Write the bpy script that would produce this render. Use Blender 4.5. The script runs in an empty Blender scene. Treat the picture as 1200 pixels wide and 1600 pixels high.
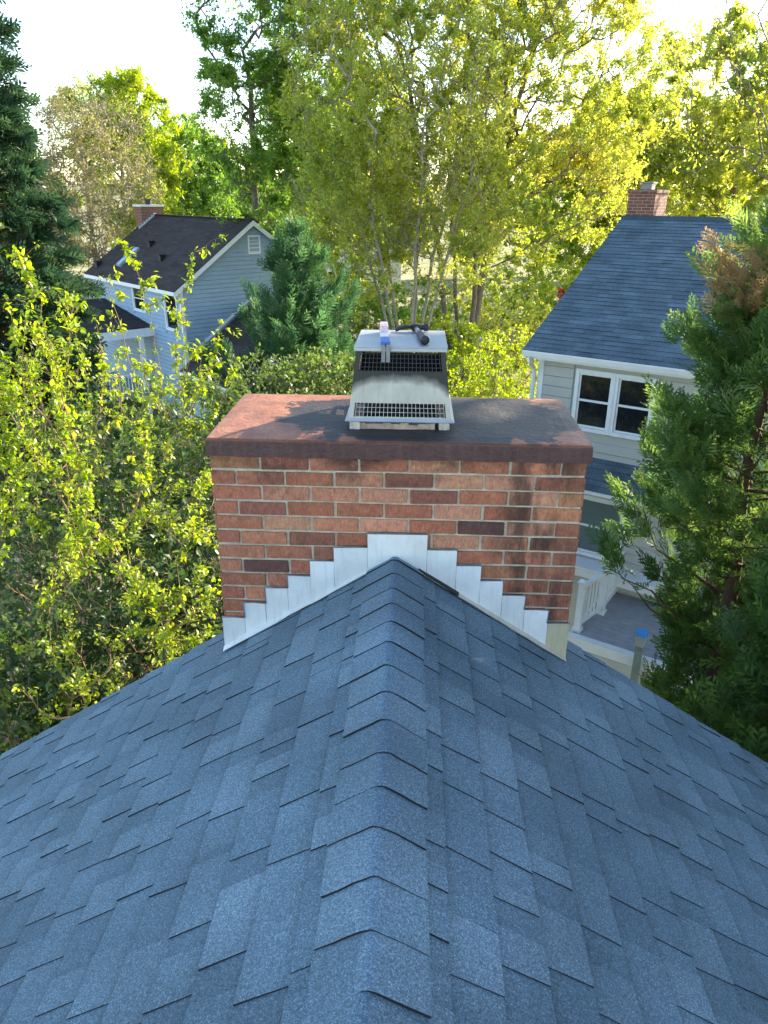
import bpy, math, random
import numpy as np
from mathutils import Vector, Matrix

# ------------------------------------------------------------------ camera, sky, sun, exposure
S = bpy.context.scene
col = S.collection
RIDGE = 7.80
CAM = np.array([0.065, 0.0, RIDGE + 1.4086])
PITCH, YAW, ROLL, FPX = 0.4049, -0.0412, 0.0074, 1153.85
fwd = np.array([math.sin(YAW)*math.cos(PITCH), math.cos(YAW)*math.cos(PITCH), -math.sin(PITCH)])
rgt0 = np.array([math.cos(YAW), -math.sin(YAW), 0.0])
up0 = np.cross(rgt0, fwd)
rgt = rgt0*math.cos(ROLL) + up0*math.sin(ROLL)
upv = -rgt0*math.sin(ROLL) + up0*math.cos(ROLL)
cd = bpy.data.cameras.new('camera'); cam = bpy.data.objects.new('camera', cd); col.objects.link(cam)
M = Matrix(((rgt[0], upv[0], -fwd[0], CAM[0]), (rgt[1], upv[1], -fwd[1], CAM[1]), (rgt[2], upv[2], -fwd[2], CAM[2]), (0, 0, 0, 1)))
cam.matrix_world = M
cd.sensor_fit = 'VERTICAL'; cd.sensor_height = 32.0; cd.lens = 32.0*FPX/1600.0
cd.clip_start = 0.05; cd.clip_end = 2000
S.camera = cam

SUN_EL, SUN_AZ = math.radians(21.0), math.radians(46.0)      # azimuth clockwise from +Y
sunv = Vector((math.sin(SUN_AZ)*math.cos(SUN_EL), math.cos(SUN_AZ)*math.cos(SUN_EL), math.sin(SUN_EL)))
w = bpy.data.worlds.new('World'); S.world = w; w.use_nodes = True
wn = w.node_tree.nodes; wl = w.node_tree.links
bg = wn['Background']
sky = wn.new('ShaderNodeTexSky'); sky.sky_type = 'NISHITA'; sky.sun_disc = False
sky.sun_elevation = SUN_EL; sky.sun_rotation = SUN_AZ
sky.altitude = 100; sky.air_density = 1.0; sky.dust_density = 0.5; sky.ozone_density = 1.0
wl.new(sky.outputs[0], bg.inputs[0]); bg.inputs[1].default_value = 0.15
sl = bpy.data.lights.new('sun', 'SUN'); sl.energy = 5.0; sl.angle = math.radians(0.55); sl.color = (1.0, 0.86, 0.66)
so = bpy.data.objects.new('sun', sl); col.objects.link(so)
so.rotation_euler = (-sunv).to_track_quat('-Z', 'Y').to_euler()
so.location = (20, 20, 30)
S.view_settings.view_transform = 'Standard'; S.view_settings.look = 'None'
S.view_settings.gamma = 1.0; S.view_settings.use_curve_mapping = False
S.view_settings.exposure = 1.85
S.cycles.max_bounces = 5; S.cycles.diffuse_bounces = 3; S.cycles.glossy_bounces = 2; S.cycles.transmission_bounces = 3; S.cycles.transparent_max_bounces = 4
S.cycles.sample_clamp_indirect = 6.0; S.cycles.adaptive_threshold = 0.02

rng = np.random.default_rng(7)
random.seed(7)

def ray(px, py):
    d = fwd*FPX + rgt*(px-600) - upv*(py-800)
    return d/np.linalg.norm(d)
def at(px, py, Y):
    d = ray(px, py); return CAM + d*((Y-CAM[1])/d[1])

# ------------------------------------------------------------------ helpers
def tag(o, label=None, cat=None, group=None, kind=None):
    if label: o['label'] = label
    if cat: o['category'] = cat
    if group: o['group'] = group
    if kind: o['kind'] = kind
    return o
def empty(name, loc=(0, 0, 0), rz=0.0, parent=None):
    o = bpy.data.objects.new(name, None); o.empty_display_size = 0.1
    o.location = loc; o.rotation_euler = (0, 0, rz); o.parent = parent
    col.objects.link(o); return o
def link(name, me, mat=None, parent=None, loc=None, rot=None):
    o = bpy.data.objects.new(name, me)
    if mat is not None and len(me.materials) == 0:
        for m in (mat if isinstance(mat, (list, tuple)) else [mat]): me.materials.append(m)
    o.parent = parent
    if loc is not None: o.location = loc
    if rot is not None: o.rotation_euler = rot
    col.objects.link(o); return o

class MB:
    def __init__(s): s.v = []; s.f = []; s.m = []; s.pa = {}
    def add(s, vs, fs, mi=0):
        b = len(s.v); s.v += [tuple(map(float, p)) for p in vs]
        for i, f in enumerate(fs):
            s.f.append([b+k for k in f]); s.m.append(mi if not isinstance(mi, (list, tuple)) else mi[i])
        return b
    def hexa(s, p, mi=0):            # 8 points: bottom 0-3 ccw, top 4-7
        return s.add(p, [(3, 2, 1, 0), (4, 5, 6, 7), (0, 1, 5, 4), (1, 2, 6, 5), (2, 3, 7, 6), (3, 0, 4, 7)], mi)
    def box(s, x0, x1, y0, y1, z0, z1, mi=0):
        return s.hexa([(x0, y0, z0), (x1, y0, z0), (x1, y1, z0), (x0, y1, z0), (x0, y0, z1), (x1, y0, z1), (x1, y1, z1), (x0, y1, z1)], mi)
    def prism(s, poly, fa, fb, mi=0):   # poly list of 2-tuples, fa/fb map (u,v)->3d for both ends
        n = len(poly)
        vs = [fa(*p) for p in poly] + [fb(*p) for p in poly]
        fs = [tuple(range(n-1, -1, -1)), tuple(range(n, 2*n))] + [(i, (i+1) % n, n+(i+1) % n, n+i) for i in range(n)]
        return s.add(vs, fs, mi)
    def tube(s, pts, rad, k=6, mi=0, cap=True):
        pts = [np.array(p, float) for p in pts]; n = len(pts)
        rad = rad if isinstance(rad, (list, tuple)) else [rad]*n
        vs = []
        for i, p in enumerate(pts):
            t = pts[min(i+1, n-1)] - pts[max(i-1, 0)]; t = t/(np.linalg.norm(t)+1e-9)
            a = np.cross(t, (0, 0, 1.0) if abs(t[2]) < .9 else (1.0, 0, 0)); a /= np.linalg.norm(a); b = np.cross(t, a)
            for j in range(k):
                th = 2*math.pi*j/k; vs.append(p + rad[i]*(a*math.cos(th) + b*math.sin(th)))
        fs = [(i*k+j, i*k+(j+1) % k, (i+1)*k+(j+1) % k, (i+1)*k+j) for i in range(n-1) for j in range(k)]
        if cap: fs += [tuple(range(k-1, -1, -1)), tuple((n-1)*k+j for j in range(k))]
        return s.add(vs, fs, mi)
    def mesh(s, name, mats=None, bevel=0, seg=1, smooth=False):
        me = bpy.data.meshes.new(name); me.from_pydata(s.v, [], s.f)
        if mats is not None:
            for m in (mats if isinstance(mats, (list, tuple)) else [mats]): me.materials.append(m)
        me.polygons.foreach_set('material_index', s.m)
        if smooth: me.polygons.foreach_set('use_smooth', [True]*len(s.f))
        me.update()
        if bevel:
            import bmesh
            bm = bmesh.new(); bm.from_mesh(me)
            bmesh.ops.recalc_face_normals(bm, faces=bm.faces)
            bmesh.ops.bevel(bm, geom=[e for e in bm.edges], offset=bevel, segments=seg, affect='EDGES', profile=.6)
            bm.to_mesh(me); bm.free()
        else:
            import bmesh
            bm = bmesh.new(); bm.from_mesh(me); bmesh.ops.recalc_face_normals(bm, faces=bm.faces); bm.to_mesh(me); bm.free()
        return me
    def obj(s, name, mats, parent=None, bevel=0, seg=1, smooth=False, loc=None, rot=None):
        return link(name, s.mesh(name, mats, bevel, seg, smooth), None, parent, loc, rot)

def np_mesh(name, V, F, tone=None, smooth=False):
    """V (n,3), F (m,k) constant k"""
    me = bpy.data.meshes.new(name)
    n, (m, k) = len(V), F.shape
    me.vertices.add(n); me.vertices.foreach_set('co', np.ascontiguousarray(V, np.float32).ravel())
    me.loops.add(m*k); me.loops.foreach_set('vertex_index', np.ascontiguousarray(F, np.int32).ravel())
    me.polygons.add(m); me.polygons.foreach_set('loop_start', np.arange(0, m*k, k, dtype=np.int32))
    if smooth: me.polygons.foreach_set('use_smooth', np.ones(m, bool))
    me.update(calc_edges=True)
    if tone is not None:
        a = me.attributes.new('tone', 'FLOAT', 'FACE'); a.data.foreach_set('value', np.ascontiguousarray(tone, np.float32))
    return me

# ------------------------------------------------------------------ materials
def newmat(name):
    m = bpy.data.materials.new(name); m.use_nodes = True
    nt = m.node_tree
    return m, nt, nt.nodes['Principled BSDF'], nt.nodes, nt.links
def N(nt, typ, **kw):
    n = nt.nodes.new(typ)
    for k, v in kw.items():
        if k.startswith('i_'): n.inputs[k[2:]].default_value = v
        elif k.startswith('n_'): n.inputs[int(k[2:])].default_value = v
        else: setattr(n, k, v)
    return n
def ramp(nt, stops, src, interp='LINEAR'):
    r = nt.nodes.new('ShaderNodeValToRGB'); r.color_ramp.interpolation = interp
    e = r.color_ramp.elements
    while len(e) < len(stops): e.new(.5)
    for i, (p, c) in enumerate(stops):
        e[i].position = p; e[i].color = (*c, 1) if len(c) == 3 else c
    nt.links.new(src, r.inputs[0]); return r
def gray(v): return (v, v, v)
def mixc(nt, fac, a, b, blend='MIX'):
    m = nt.nodes.new('ShaderNodeMix'); m.data_type = 'RGBA'; m.blend_type = blend
    for s, v in ((m.inputs[0], fac), (m.inputs[6], a), (m.inputs[7], b)):
        if hasattr(v, 'links') or hasattr(v, 'is_linked'): nt.links.new(v, s)
        elif isinstance(v, tuple): s.default_value = (*v, 1) if len(v) == 3 else v
        else: s.default_value = v
    return m.outputs[2]
def math_(nt, op, a, b=None, clamp=False):
    m = nt.nodes.new('ShaderNodeMath'); m.operation = op; m.use_clamp = clamp
    for i, v in enumerate((a, b)):
        if v is None: continue
        if hasattr(v, 'is_linked'): nt.links.new(v, m.inputs[i])
        else: m.inputs[i].default_value = v
    return m.outputs[0]
def bump(nt, h, strength, dist, bsdf):
    b = N(nt, 'ShaderNodeBump'); b.inputs['Strength'].default_value = strength; b.inputs['Distance'].default_value = dist
    nt.links.new(h, b.inputs['Height']); nt.links.new(b.outputs[0], bsdf.inputs['Normal'])
def noise(nt, scale, detail=3, vec=None, rough=.55):
    n = N(nt, 'ShaderNodeTexNoise', i_Scale=scale, i_Detail=detail, i_Roughness=rough)
    if vec is not None: nt.links.new(vec, n.inputs['Vector'])
    return n
def geo(nt): return N(nt, 'ShaderNodeNewGeometry').outputs['Position']
def scaled(nt, vec, s):
    m = nt.nodes.new('ShaderNodeMapping'); m.inputs['Scale'].default_value = s; nt.links.new(vec, m.inputs['Vector']); return m.outputs[0]

def plain(name, c, rough=.6, var=.12, nscale=6, metal=0, bumps=0, bscale=60, spec=.5):
    m, nt, b, n, l = newmat(name)
    p = geo(nt); x = noise(nt, nscale, 4, p)
    lo = tuple(v*(1-var) for v in c); hi = tuple(min(1, v*(1+var)) for v in c)
    r = ramp(nt, [(.3, lo), (.7, hi)], x.outputs[0]); l.new(r.outputs[0], b.inputs['Base Color'])
    b.inputs['Roughness'].default_value = rough; b.inputs['Metallic'].default_value = metal
    b.inputs['Specular IOR Level'].default_value = spec
    if bumps: bump(nt, noise(nt, bscale, 3, p).outputs[0], bumps, .01, b)
    return m

def leafmat(name, stops, trans=.45, gloss=.05):
    m, nt, b, n, l = newmat(name)
    n.remove(b)
    a = N(nt, 'ShaderNodeAttribute', attribute_name='tone')
    r = ramp(nt, stops, a.outputs['Fac'])
    d = N(nt, 'ShaderNodeBsdfDiffuse'); t = N(nt, 'ShaderNodeBsdfTranslucent'); g = N(nt, 'ShaderNodeBsdfGlossy', i_Roughness=.45)
    hs = N(nt, 'ShaderNodeHueSaturation', i_Hue=.497, i_Saturation=1.08, i_Value=1.65)
    l.new(r.outputs[0], d.inputs[0]); l.new(r.outputs[0], hs.inputs['Color']); l.new(hs.outputs[0], t.inputs[0])
    g.inputs[0].default_value = (.8, .85, .8, 1)
    m1 = N(nt, 'ShaderNodeMixShader', n_0=trans); l.new(d.outputs[0], m1.inputs[1]); l.new(t.outputs[0], m1.inputs[2])
    m2 = N(nt, 'ShaderNodeMixShader', n_0=gloss); l.new(m1.outputs[0], m2.inputs[1]); l.new(g.outputs[0], m2.inputs[2])
    l.new(m2.outputs[0], n['Material Output'].inputs[0])
    return m

def shingle_mat(name, dark, mid, light, grain=420, warm=.0):
    m, nt, b, n, l = newmat(name)
    p = geo(nt)
    a = N(nt, 'ShaderNodeAttribute', attribute_name='tone'); vv = N(nt, 'ShaderNodeAttribute', attribute_name='vv')
    base = ramp(nt, [(0, dark), (.5, mid), (1, light)], a.outputs['Fac']).outputs[0]
    big = noise(nt, 2.2, 1, p)
    base = mixc(nt, 1.0, base, ramp(nt, [(.3, gray(.80)), (.7, gray(1.16))], big.outputs[0]).outputs[0], 'MULTIPLY')
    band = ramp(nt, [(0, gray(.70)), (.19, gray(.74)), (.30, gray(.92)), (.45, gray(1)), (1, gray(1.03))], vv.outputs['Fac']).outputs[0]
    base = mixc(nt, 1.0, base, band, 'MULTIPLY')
    gr = N(nt, 'ShaderNodeTexVoronoi', i_Scale=grain); l.new(p, gr.inputs['Vector'])
    sp = N(nt, 'ShaderNodeSeparateColor'); l.new(gr.outputs['Color'], sp.inputs[0])
    g1 = ramp(nt, [(0, gray(.45)), (.45, gray(.8)), (.75, gray(1.15)), (.93, gray(1.5)), (1, gray(2.3))], sp.outputs[0]).outputs[0]
    base = mixc(nt, .72, base, g1, 'MULTIPLY')
    n2 = noise(nt, 160, 0, p)
    base = mixc(nt, .5, base, ramp(nt, [(.3, gray(.7)), (.7, gray(1.3))], n2.outputs[0]).outputs[0], 'MULTIPLY')
    l.new(base, b.inputs['Base Color'])
    b.inputs['Roughness'].default_value = .82; b.inputs['Specular IOR Level'].default_value = .35
    bump(nt, gr.outputs['Distance'], .5, .003, b)
    return m

MAT = {}
MAT['shingle'] = shingle_mat('blue_grey_shingle', (.103, .160, .206), (.128, .197, .250), (.164, .240, .296))
MAT['asphalt_edge'] = plain('shingle_cut_edge', (.012, .014, .018), .9, .3, 40)
MAT['underlay'] = plain('roof_underlay', (.02, .022, .026), .9)

def brick_mat(name):
    m, nt, b, n, l = newmat(name)
    oi = N(nt, 'ShaderNodeObjectInfo'); p = geo(nt)
    off = N(nt, 'ShaderNodeVectorMath', operation='ADD'); l.new(p, off.inputs[0])
    k = N(nt, 'ShaderNodeVectorMath', operation='SCALE'); l.new(oi.outputs['Random'], k.inputs['Scale']); k.inputs[0].default_value = (7, 3, 5); l.new(k.outputs[0], off.inputs[1])
    # mottled body
    c = oi.outputs['Color']
    n1 = noise(nt, 38, 5, off.outputs[0], .65)
    c = mixc(nt, 1.0, c, ramp(nt, [(.25, gray(.62)), (.55, gray(1.0)), (.8, gray(1.32))], n1.outputs[0]).outputs[0], 'MULTIPLY')
    # pale flaked vertical scratches, strength from the object's alpha
    sc = noise(nt, 1, 4, scaled(nt, off.outputs[0], (190, 190, 55)), .6)
    fl = ramp(nt, [(.52, gray(0)), (.62, gray(1))], sc.outputs[0]).outputs[0]
    fl = math_(nt, 'MULTIPLY', fl, oi.outputs['Alpha'])
    c = mixc(nt, fl, c, (.55, .33, .21))
    dk = noise(nt, 1, 4, scaled(nt, off.outputs[0], (120, 120, 30)), .7)
    c = mixc(nt, ramp(nt, [(.56, gray(0)), (.68, gray(.6))], dk.outputs[0]).outputs[0], c, (.09, .035, .025))
    # soot and run-off stains with their own shape: streaks right of centre and under the cover
    sx = N(nt, 'ShaderNodeSeparateXYZ'); l.new(p, sx.inputs[0])
    st = noise(nt, 1, 5, scaled(nt, p, (11, 11, 3.2)), .6)
    xm = ramp(nt, [(.0, gray(.12)), (.36, gray(.15)), (.50, gray(1)), (.66, gray(1)), (.80, gray(.3))], sx.outputs[0]).outputs[0]
    s1 = math_(nt, 'MULTIPLY', ramp(nt, [(.42, gray(0)), (.60, gray(.8))], st.outputs[0]).outputs[0], xm)
    zz = math_(nt, 'SUBTRACT', sx.outputs[2], 8.02)
    zm = math_(nt, 'MULTIPLY', zz, 5.2, True)
    s2 = math_(nt, 'MULTIPLY', ramp(nt, [(.42, gray(0)), (.60, gray(.92))], noise(nt, 1, 4, scaled(nt, p, (4, 4, 7))).outputs[0]).outputs[0], zm)
    c = mixc(nt, math_(nt, 'MAXIMUM', s1, s2), c, (.03, .022, .02))
    l.new(c, b.inputs['Base Color'])
    b.inputs['Roughness'].default_value = .88; b.inputs['Specular IOR Level'].default_value = .3
    bump(nt, math_(nt, 'ADD', n1.outputs[0], math_(nt, 'MULTIPLY', sc.outputs[0], .7)), .7, .006, b)
    return m
MAT['brick'] = brick_mat('weathered_brick')
MAT['mortar'] = plain('mortar', (.50, .44, .34), .95, .25, 25, bumps=.8, bscale=180)

def rust_cover(name):
    m, nt, b, n, l = newmat(name)
    p = geo(nt); sx = N(nt, 'ShaderNodeSeparateXYZ'); l.new(p, sx.inputs[0])
    n1 = noise(nt, 9, 6, p, .65); n2 = noise(nt, 60, 4, p)
    c = ramp(nt, [(.25, (.18, .062, .038)), (.5, (.32, .125, .068)), (.75, (.43, .195, .105))], n1.outputs[0]).outputs[0]
    c = mixc(nt, .6, c, ramp(nt, [(.3, gray(.75)), (.7, gray(1.2))], n2.outputs[0]).outputs[0], 'MULTIPLY')
    # soot fallout round the flue, spread towards the right
    xx = math_(nt, 'DIVIDE', math_(nt, 'SUBTRACT', sx.outputs[0], .16), .66)
    yy = math_(nt, 'DIVIDE', math_(nt, 'SUBTRACT', sx.outputs[1], 3.16), .42)
    r2 = math_(nt, 'ADD', math_(nt, 'MULTIPLY', xx, xx), math_(nt, 'MULTIPLY', yy, yy))
    r2 = math_(nt, 'ADD', r2, math_(nt, 'MULTIPLY', math_(nt, 'SUBTRACT', noise(nt, 7, 6, p, .65).outputs[0], .5), 1.9))
    top = ramp(nt, [(.296, gray(0)), (.312, gray(1))], math_(nt, 'SUBTRACT', sx.outputs[2], 8.0)).outputs[0]
    so_ = math_(nt, 'MULTIPLY', ramp(nt, [(.85, gray(.97)), (1.15, gray(.7)), (1.6, gray(0))], r2).outputs[0], top)
    c = mixc(nt, so_, c, (.022, .021, .023))
    # streaked dark lip
    st = noise(nt, 1, 4, scaled(nt, p, (60, 60, 6)))
    lip = math_(nt, 'SUBTRACT', 1.0, top)
    c = mixc(nt, math_(nt, 'MULTIPLY', lip, ramp(nt, [(.3, gray(.86)), (.7, gray(1))], st.outputs[0]).outputs[0]), c, (.055, .026, .030))
    l.new(c, b.inputs['Base Color'])
    b.inputs['Roughness'].default_value = .55; b.inputs['Metallic'].default_value = .1
    bump(nt, math_(nt, 'ADD', n2.outputs[0], math_(nt, 'MULTIPLY', noise(nt, 14, 5, p).outputs[0], 2.0)), .45, .008, b)
    return m
MAT['rust'] = rust_cover('rusted_chase_cover')

def flash_mat(name, c, stain):
    m, nt, b, n, l = newmat(name)
    p = geo(nt); oi = N(nt, 'ShaderNodeObjectInfo')
    x = noise(nt, 7, 5, p, .6)
    cc = ramp(nt, [(.3, tuple(v*.82 for v in c)), (.65, c)], x.outputs[0]).outputs[0]
    v = noise(nt, 1, 4, scaled(nt, p, (55, 20, 7)))
    cc = mixc(nt, ramp(nt, [(.52, gray(0)), (.74, gray(.5))], v.outputs[0]).outputs[0], cc, stain)
    f = math_(nt, 'ADD', math_(nt, 'MULTIPLY', oi.outputs['Random'], .22), .86)
    cc = mixc(nt, 1.0, cc, N(nt, 'ShaderNodeCombineColor').outputs[0], 'MIX') if False else cc
    hv = N(nt, 'ShaderNodeHueSaturation'); l.new(cc, hv.inputs['Color']); l.new(f, hv.inputs['Value'])
    l.new(hv.outputs[0], b.inputs['Base Color'])
    b.inputs['Roughness'].default_value = .42; b.inputs['Metallic'].default_value = .15
    bump(nt, noise(nt, 12, 3, p).outputs[0], .25, .01, b)
    return m
MAT['flash'] = flash_mat('white_flashing', (.76, .79, .80), (.50, .54, .57))
MAT['flash_y'] = flash_mat('yellowed_flashing', (.60, .55, .38), (.36, .26, .10))
MAT['caulk'] = plain('grey_sealant', (.16, .17, .19), .7, .3, 30)
MAT['black'] = plain('black_membrane', (.012, .012, .014), .6)
def cap_mat(name):
    m, nt, b, n, l = newmat(name)
    p = geo(nt); sx = N(nt, 'ShaderNodeSeparateXYZ'); l.new(p, sx.inputs[0])
    x = noise(nt, 9, 5, p); v = noise(nt, 1, 4, scaled(nt, p, (80, 80, 6)))
    c = ramp(nt, [(.3, (.36, .35, .31)), (.7, (.50, .49, .45))], x.outputs[0]).outputs[0]
    c = mixc(nt, ramp(nt, [(.5, gray(0)), (.75, gray(.35))], v.outputs[0]).outputs[0], c, (.25, .2, .16))
    # soot licked out of the upper opening
    zz = math_(nt, 'SUBTRACT', sx.outputs[2], 8.505)
    ax = math_(nt, 'ABSOLUTE', sx.outputs[0])
    k = math_(nt, 'ADD', math_(nt, 'MULTIPLY', zz, 16.0), math_(nt, 'MULTIPLY', math_(nt, 'POWER', math_(nt, 'MULTIPLY', ax, 5.2), 4.0), .75))
    k = math_(nt, 'ADD', k, math_(nt, 'MULTIPLY', math_(nt, 'SUBTRACT', noise(nt, 25, 3, p).outputs[0], .5), .5))
    c = mixc(nt, ramp(nt, [(.0, gray(0)), (.30, gray(.6)), (.65, gray(.98))], k).outputs[0], c, (.012, .012, .012))
    l.new(c, b.inputs['Base Color']); b.inputs['Roughness'].default_value = .45; b.inputs['Metallic'].default_value = .25
    return m
MAT['cap'] = cap_mat('sooty_sheet_steel')
MAT['lid'] = plain('lid_steel', (.43, .45, .48), .4, .1, 8, metal=.3)
MAT['wire'] = plain('galvanised_wire', (.62, .60, .54), .5, .3, 90, metal=.3)
MAT['soot_wire'] = plain('sooty_wire', (.055, .055, .06), .7, .4, 70)
MAT['dark'] = plain('soot_black', (.01, .01, .011), .9)
MAT['flue'] = plain('clay_flue', (.40, .30, .24), .9, .35, 30, bumps=.6, bscale=90)
MAT['foot'] = plain('crumbled_mortar', (.50, .46, .40), .95, .35, 45, bumps=.9, bscale=120)
MAT['white'] = plain('white_paint', (.78, .80, .82), .45, .06, 4)
MAT['blackrub'] = plain('black_rubber', (.014, .015, .018), .5, .3, 60)
MAT['steel'] = plain('tool_steel', (.32, .33, .34), .35, .2, 50, metal=.7)
MAT['blue'] = plain('blue_plastic', (.03, .14, .50), .4)
MAT['pink'] = plain('pale_pink_label', (.72, .50, .55), .5, .2, 60)
MAT['bark'] = plain('grey_bark', (.17, .135, .105), .95, .35, 14, bumps=.6, bscale=30)
MAT['bark_l'] = plain('pale_bark', (.30, .26, .21), .95, .3, 14)
MAT['stem'] = plain('green_brown_stem', (.24, .155, .075), .8, .3, 20)
MAT['bark_r'] = plain('red_brown_bark', (.13, .07, .045), .95, .3, 14)

# ------------------------------------------------------------------ vegetation machinery
def nz(P, s, ph=0.0):
    x, y, z = P[:, 0]*s+ph, P[:, 1]*s+ph*1.7, P[:, 2]*s-ph
    return (np.sin(x*1.3+np.sin(y*1.1+z*.7)*1.5) + np.sin(y*1.7+np.sin(z*1.3+x*.6)*1.5) + np.sin(z*1.9+np.sin(x*1.2+y*.9)*1.5))/3
def unit(a): return a/(np.linalg.norm(a, axis=-1, keepdims=True)+1e-9)
def tubes_np(A, B, ra, rb, k):
    """independent tapered prisms"""
    n = len(A); T = unit(B-A)
    ref = np.where(np.abs(T[:, 2:3]) < .9, np.array([[0, 0, 1.]]), np.array([[1., 0, 0]]))
    U = unit(np.cross(T, ref)); W = np.cross(T, U)
    th = np.arange(k)*2*math.pi/k
    ring = np.cos(th)[None, :, None]*U[:, None, :] + np.sin(th)[None, :, None]*W[:, None, :]
    V = np.concatenate([A[:, None, :] + ring*ra[:, None, None], B[:, None, :] + ring*rb[:, None, None]], 1).reshape(-1, 3)
    j = np.arange(k); f = np.stack([j, (j+1) % k, k+(j+1) % k, k+j], 1)
    F = (f[None] + (np.arange(n)*2*k)[:, None, None]).reshape(-1, 4)
    return V, F
LEAF_Q = np.array([(0, 0, 0), (.45, .34, .07), (1, 0, -.04), (.45, -.34, .07)]); LEAF_QF = np.array([(0, 1, 2, 3)])
# ovate leaf with a folded midrib, 4 quads
LEAF_O = np.array([(0, 0, 0), (.28, .27, .09), (.68, .25, .06), (1.05, 0, -.10), (.68, -.25, .06), (.28, -.27, .09), (.30, 0, 0), (.68, 0, -.02)])
LEAF_OF = np.array([(0, 6, 1, 1), (0, 5, 6, 6), (6, 7, 2, 1), (5, 4, 7, 6), (7, 3, 2, 2), (4, 3, 7, 7)])
LEAF_T = np.array([(0, -.26, 0), (.95, 0, .06), (.1, .34, 0)]); LEAF_TF = np.array([(0, 1, 2)])
LEAF_M = np.array([(0, 0, 0), (.45, .30, .10), (1, 0, -.06), (.45, -.30, .10), (.5, 0, 0)]); LEAF_MF = np.array([(0, 4, 1), (4, 2, 1), (0, 3, 4), (3, 2, 4)])
LEAF_OF3 = np.array([(0, 6, 1), (0, 5, 6), (6, 7, 2), (6, 2, 1), (5, 4, 7), (5, 7, 6), (7, 3, 2), (4, 3, 7)])
def leaves_np(P, D, size, T, TF, r, flat=.5):
    """leaf blades at P pointing along D; flat: how much normals turn up"""
    n = len(P)
    D = unit(D); R = r.normal(size=(n, 3)); R[:, 2] += flat*2.2
    Bv = unit(np.cross(R, D)); Nn = np.cross(D, Bv)
    V = P[:, None, :] + size[:, None, None]*(T[None, :, 0:1]*D[:, None] + T[None, :, 1:2]*Bv[:, None] + T[None, :, 2:3]*Nn[:, None])
    F = (TF[None] + (np.arange(n)*len(T))[:, None, None]).reshape(-1, TF.shape[1])
    return V.reshape(-1, 3), F

def skeleton(stems, nodes, r, up=.8, mid=.9):
    """connect crown nodes to stems; returns points, parent index"""
    P = []; par = []
    for st in stems:
        prev = -1
        for q in st:
            P.append(q); par.append(prev if prev >= 0 else -1); prev = len(P)-1
    ns = len(P)
    P = np.array(P, float)
    d = np.linalg.norm(nodes[:, None] - P[None], axis=2).min(1)
    nodes = nodes[np.argsort(d)]
    cap = ns + len(nodes)*4
    A = np.zeros((cap, 3)); A[:ns] = P; par = par + [0]*(cap-ns); n = ns
    first = [0]*1
    for q in nodes:
        v = q - A[:n]; dist = np.linalg.norm(v, axis=1)+1e-6
        cost = dist*(1 + up*np.clip(.35 - v[:, 2]/dist, 0, 2))
        j = int(np.argmin(cost)); L = dist[j]
        k = max(1, min(3, int(L/mid)+1)); prev = j; p0 = A[j].copy()
        for i in range(1, k+1):
            t = i/k; x = p0 + (q-p0)*t
            if i < k: x = x + r.normal(size=3)*L*.05 + np.array([0, 0, -.06*L*math.sin(math.pi*t)])
            A[n] = x; par[n] = prev; prev = n; n += 1
    return A[:n], np.array(par[:n]), ns

def radii(A, par, r_tip, expo, r_max):
    n = len(A); cnt = np.zeros(n); child = np.zeros(n, int)
    for i in range(n):
        if par[i] >= 0: child[par[i]] += 1
    cnt[child == 0] = 1
    # process in reverse creation order (parents always precede children)
    for i in range(n-1, -1, -1):
        if cnt[i] == 0: cnt[i] = 1
        if par[i] >= 0: cnt[par[i]] += cnt[i]
    return np.minimum(r_tip*cnt**expo, r_max), child

def sample_env(envs, n, r, shell=.55, gap=.25, gs=.9):
    vol = np.array([e[3]*e[4]*e[5] for e in envs]); out = []; tot = 0
    ph = r.uniform(0, 50)
    while tot < n:
        k = r.choice(len(envs), size=n, p=vol/vol.sum()); E = np.array(envs)[k]
        u = unit(r.normal(size=(n, 3))); rad = r.uniform(0, 1, n)**(1/3.0*shell)
        X = E[:, :3] + u*rad[:, None]*E[:, 3:]
        X += .10*E[:, 3:]*nz(X, 1.3, ph)[:, None]*u
        keep = nz(X, gs, ph) > -1 + 2*gap*.8
        X = X[keep]; out.append(X); tot += len(X)
    return np.concatenate(out)[:n]

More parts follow.
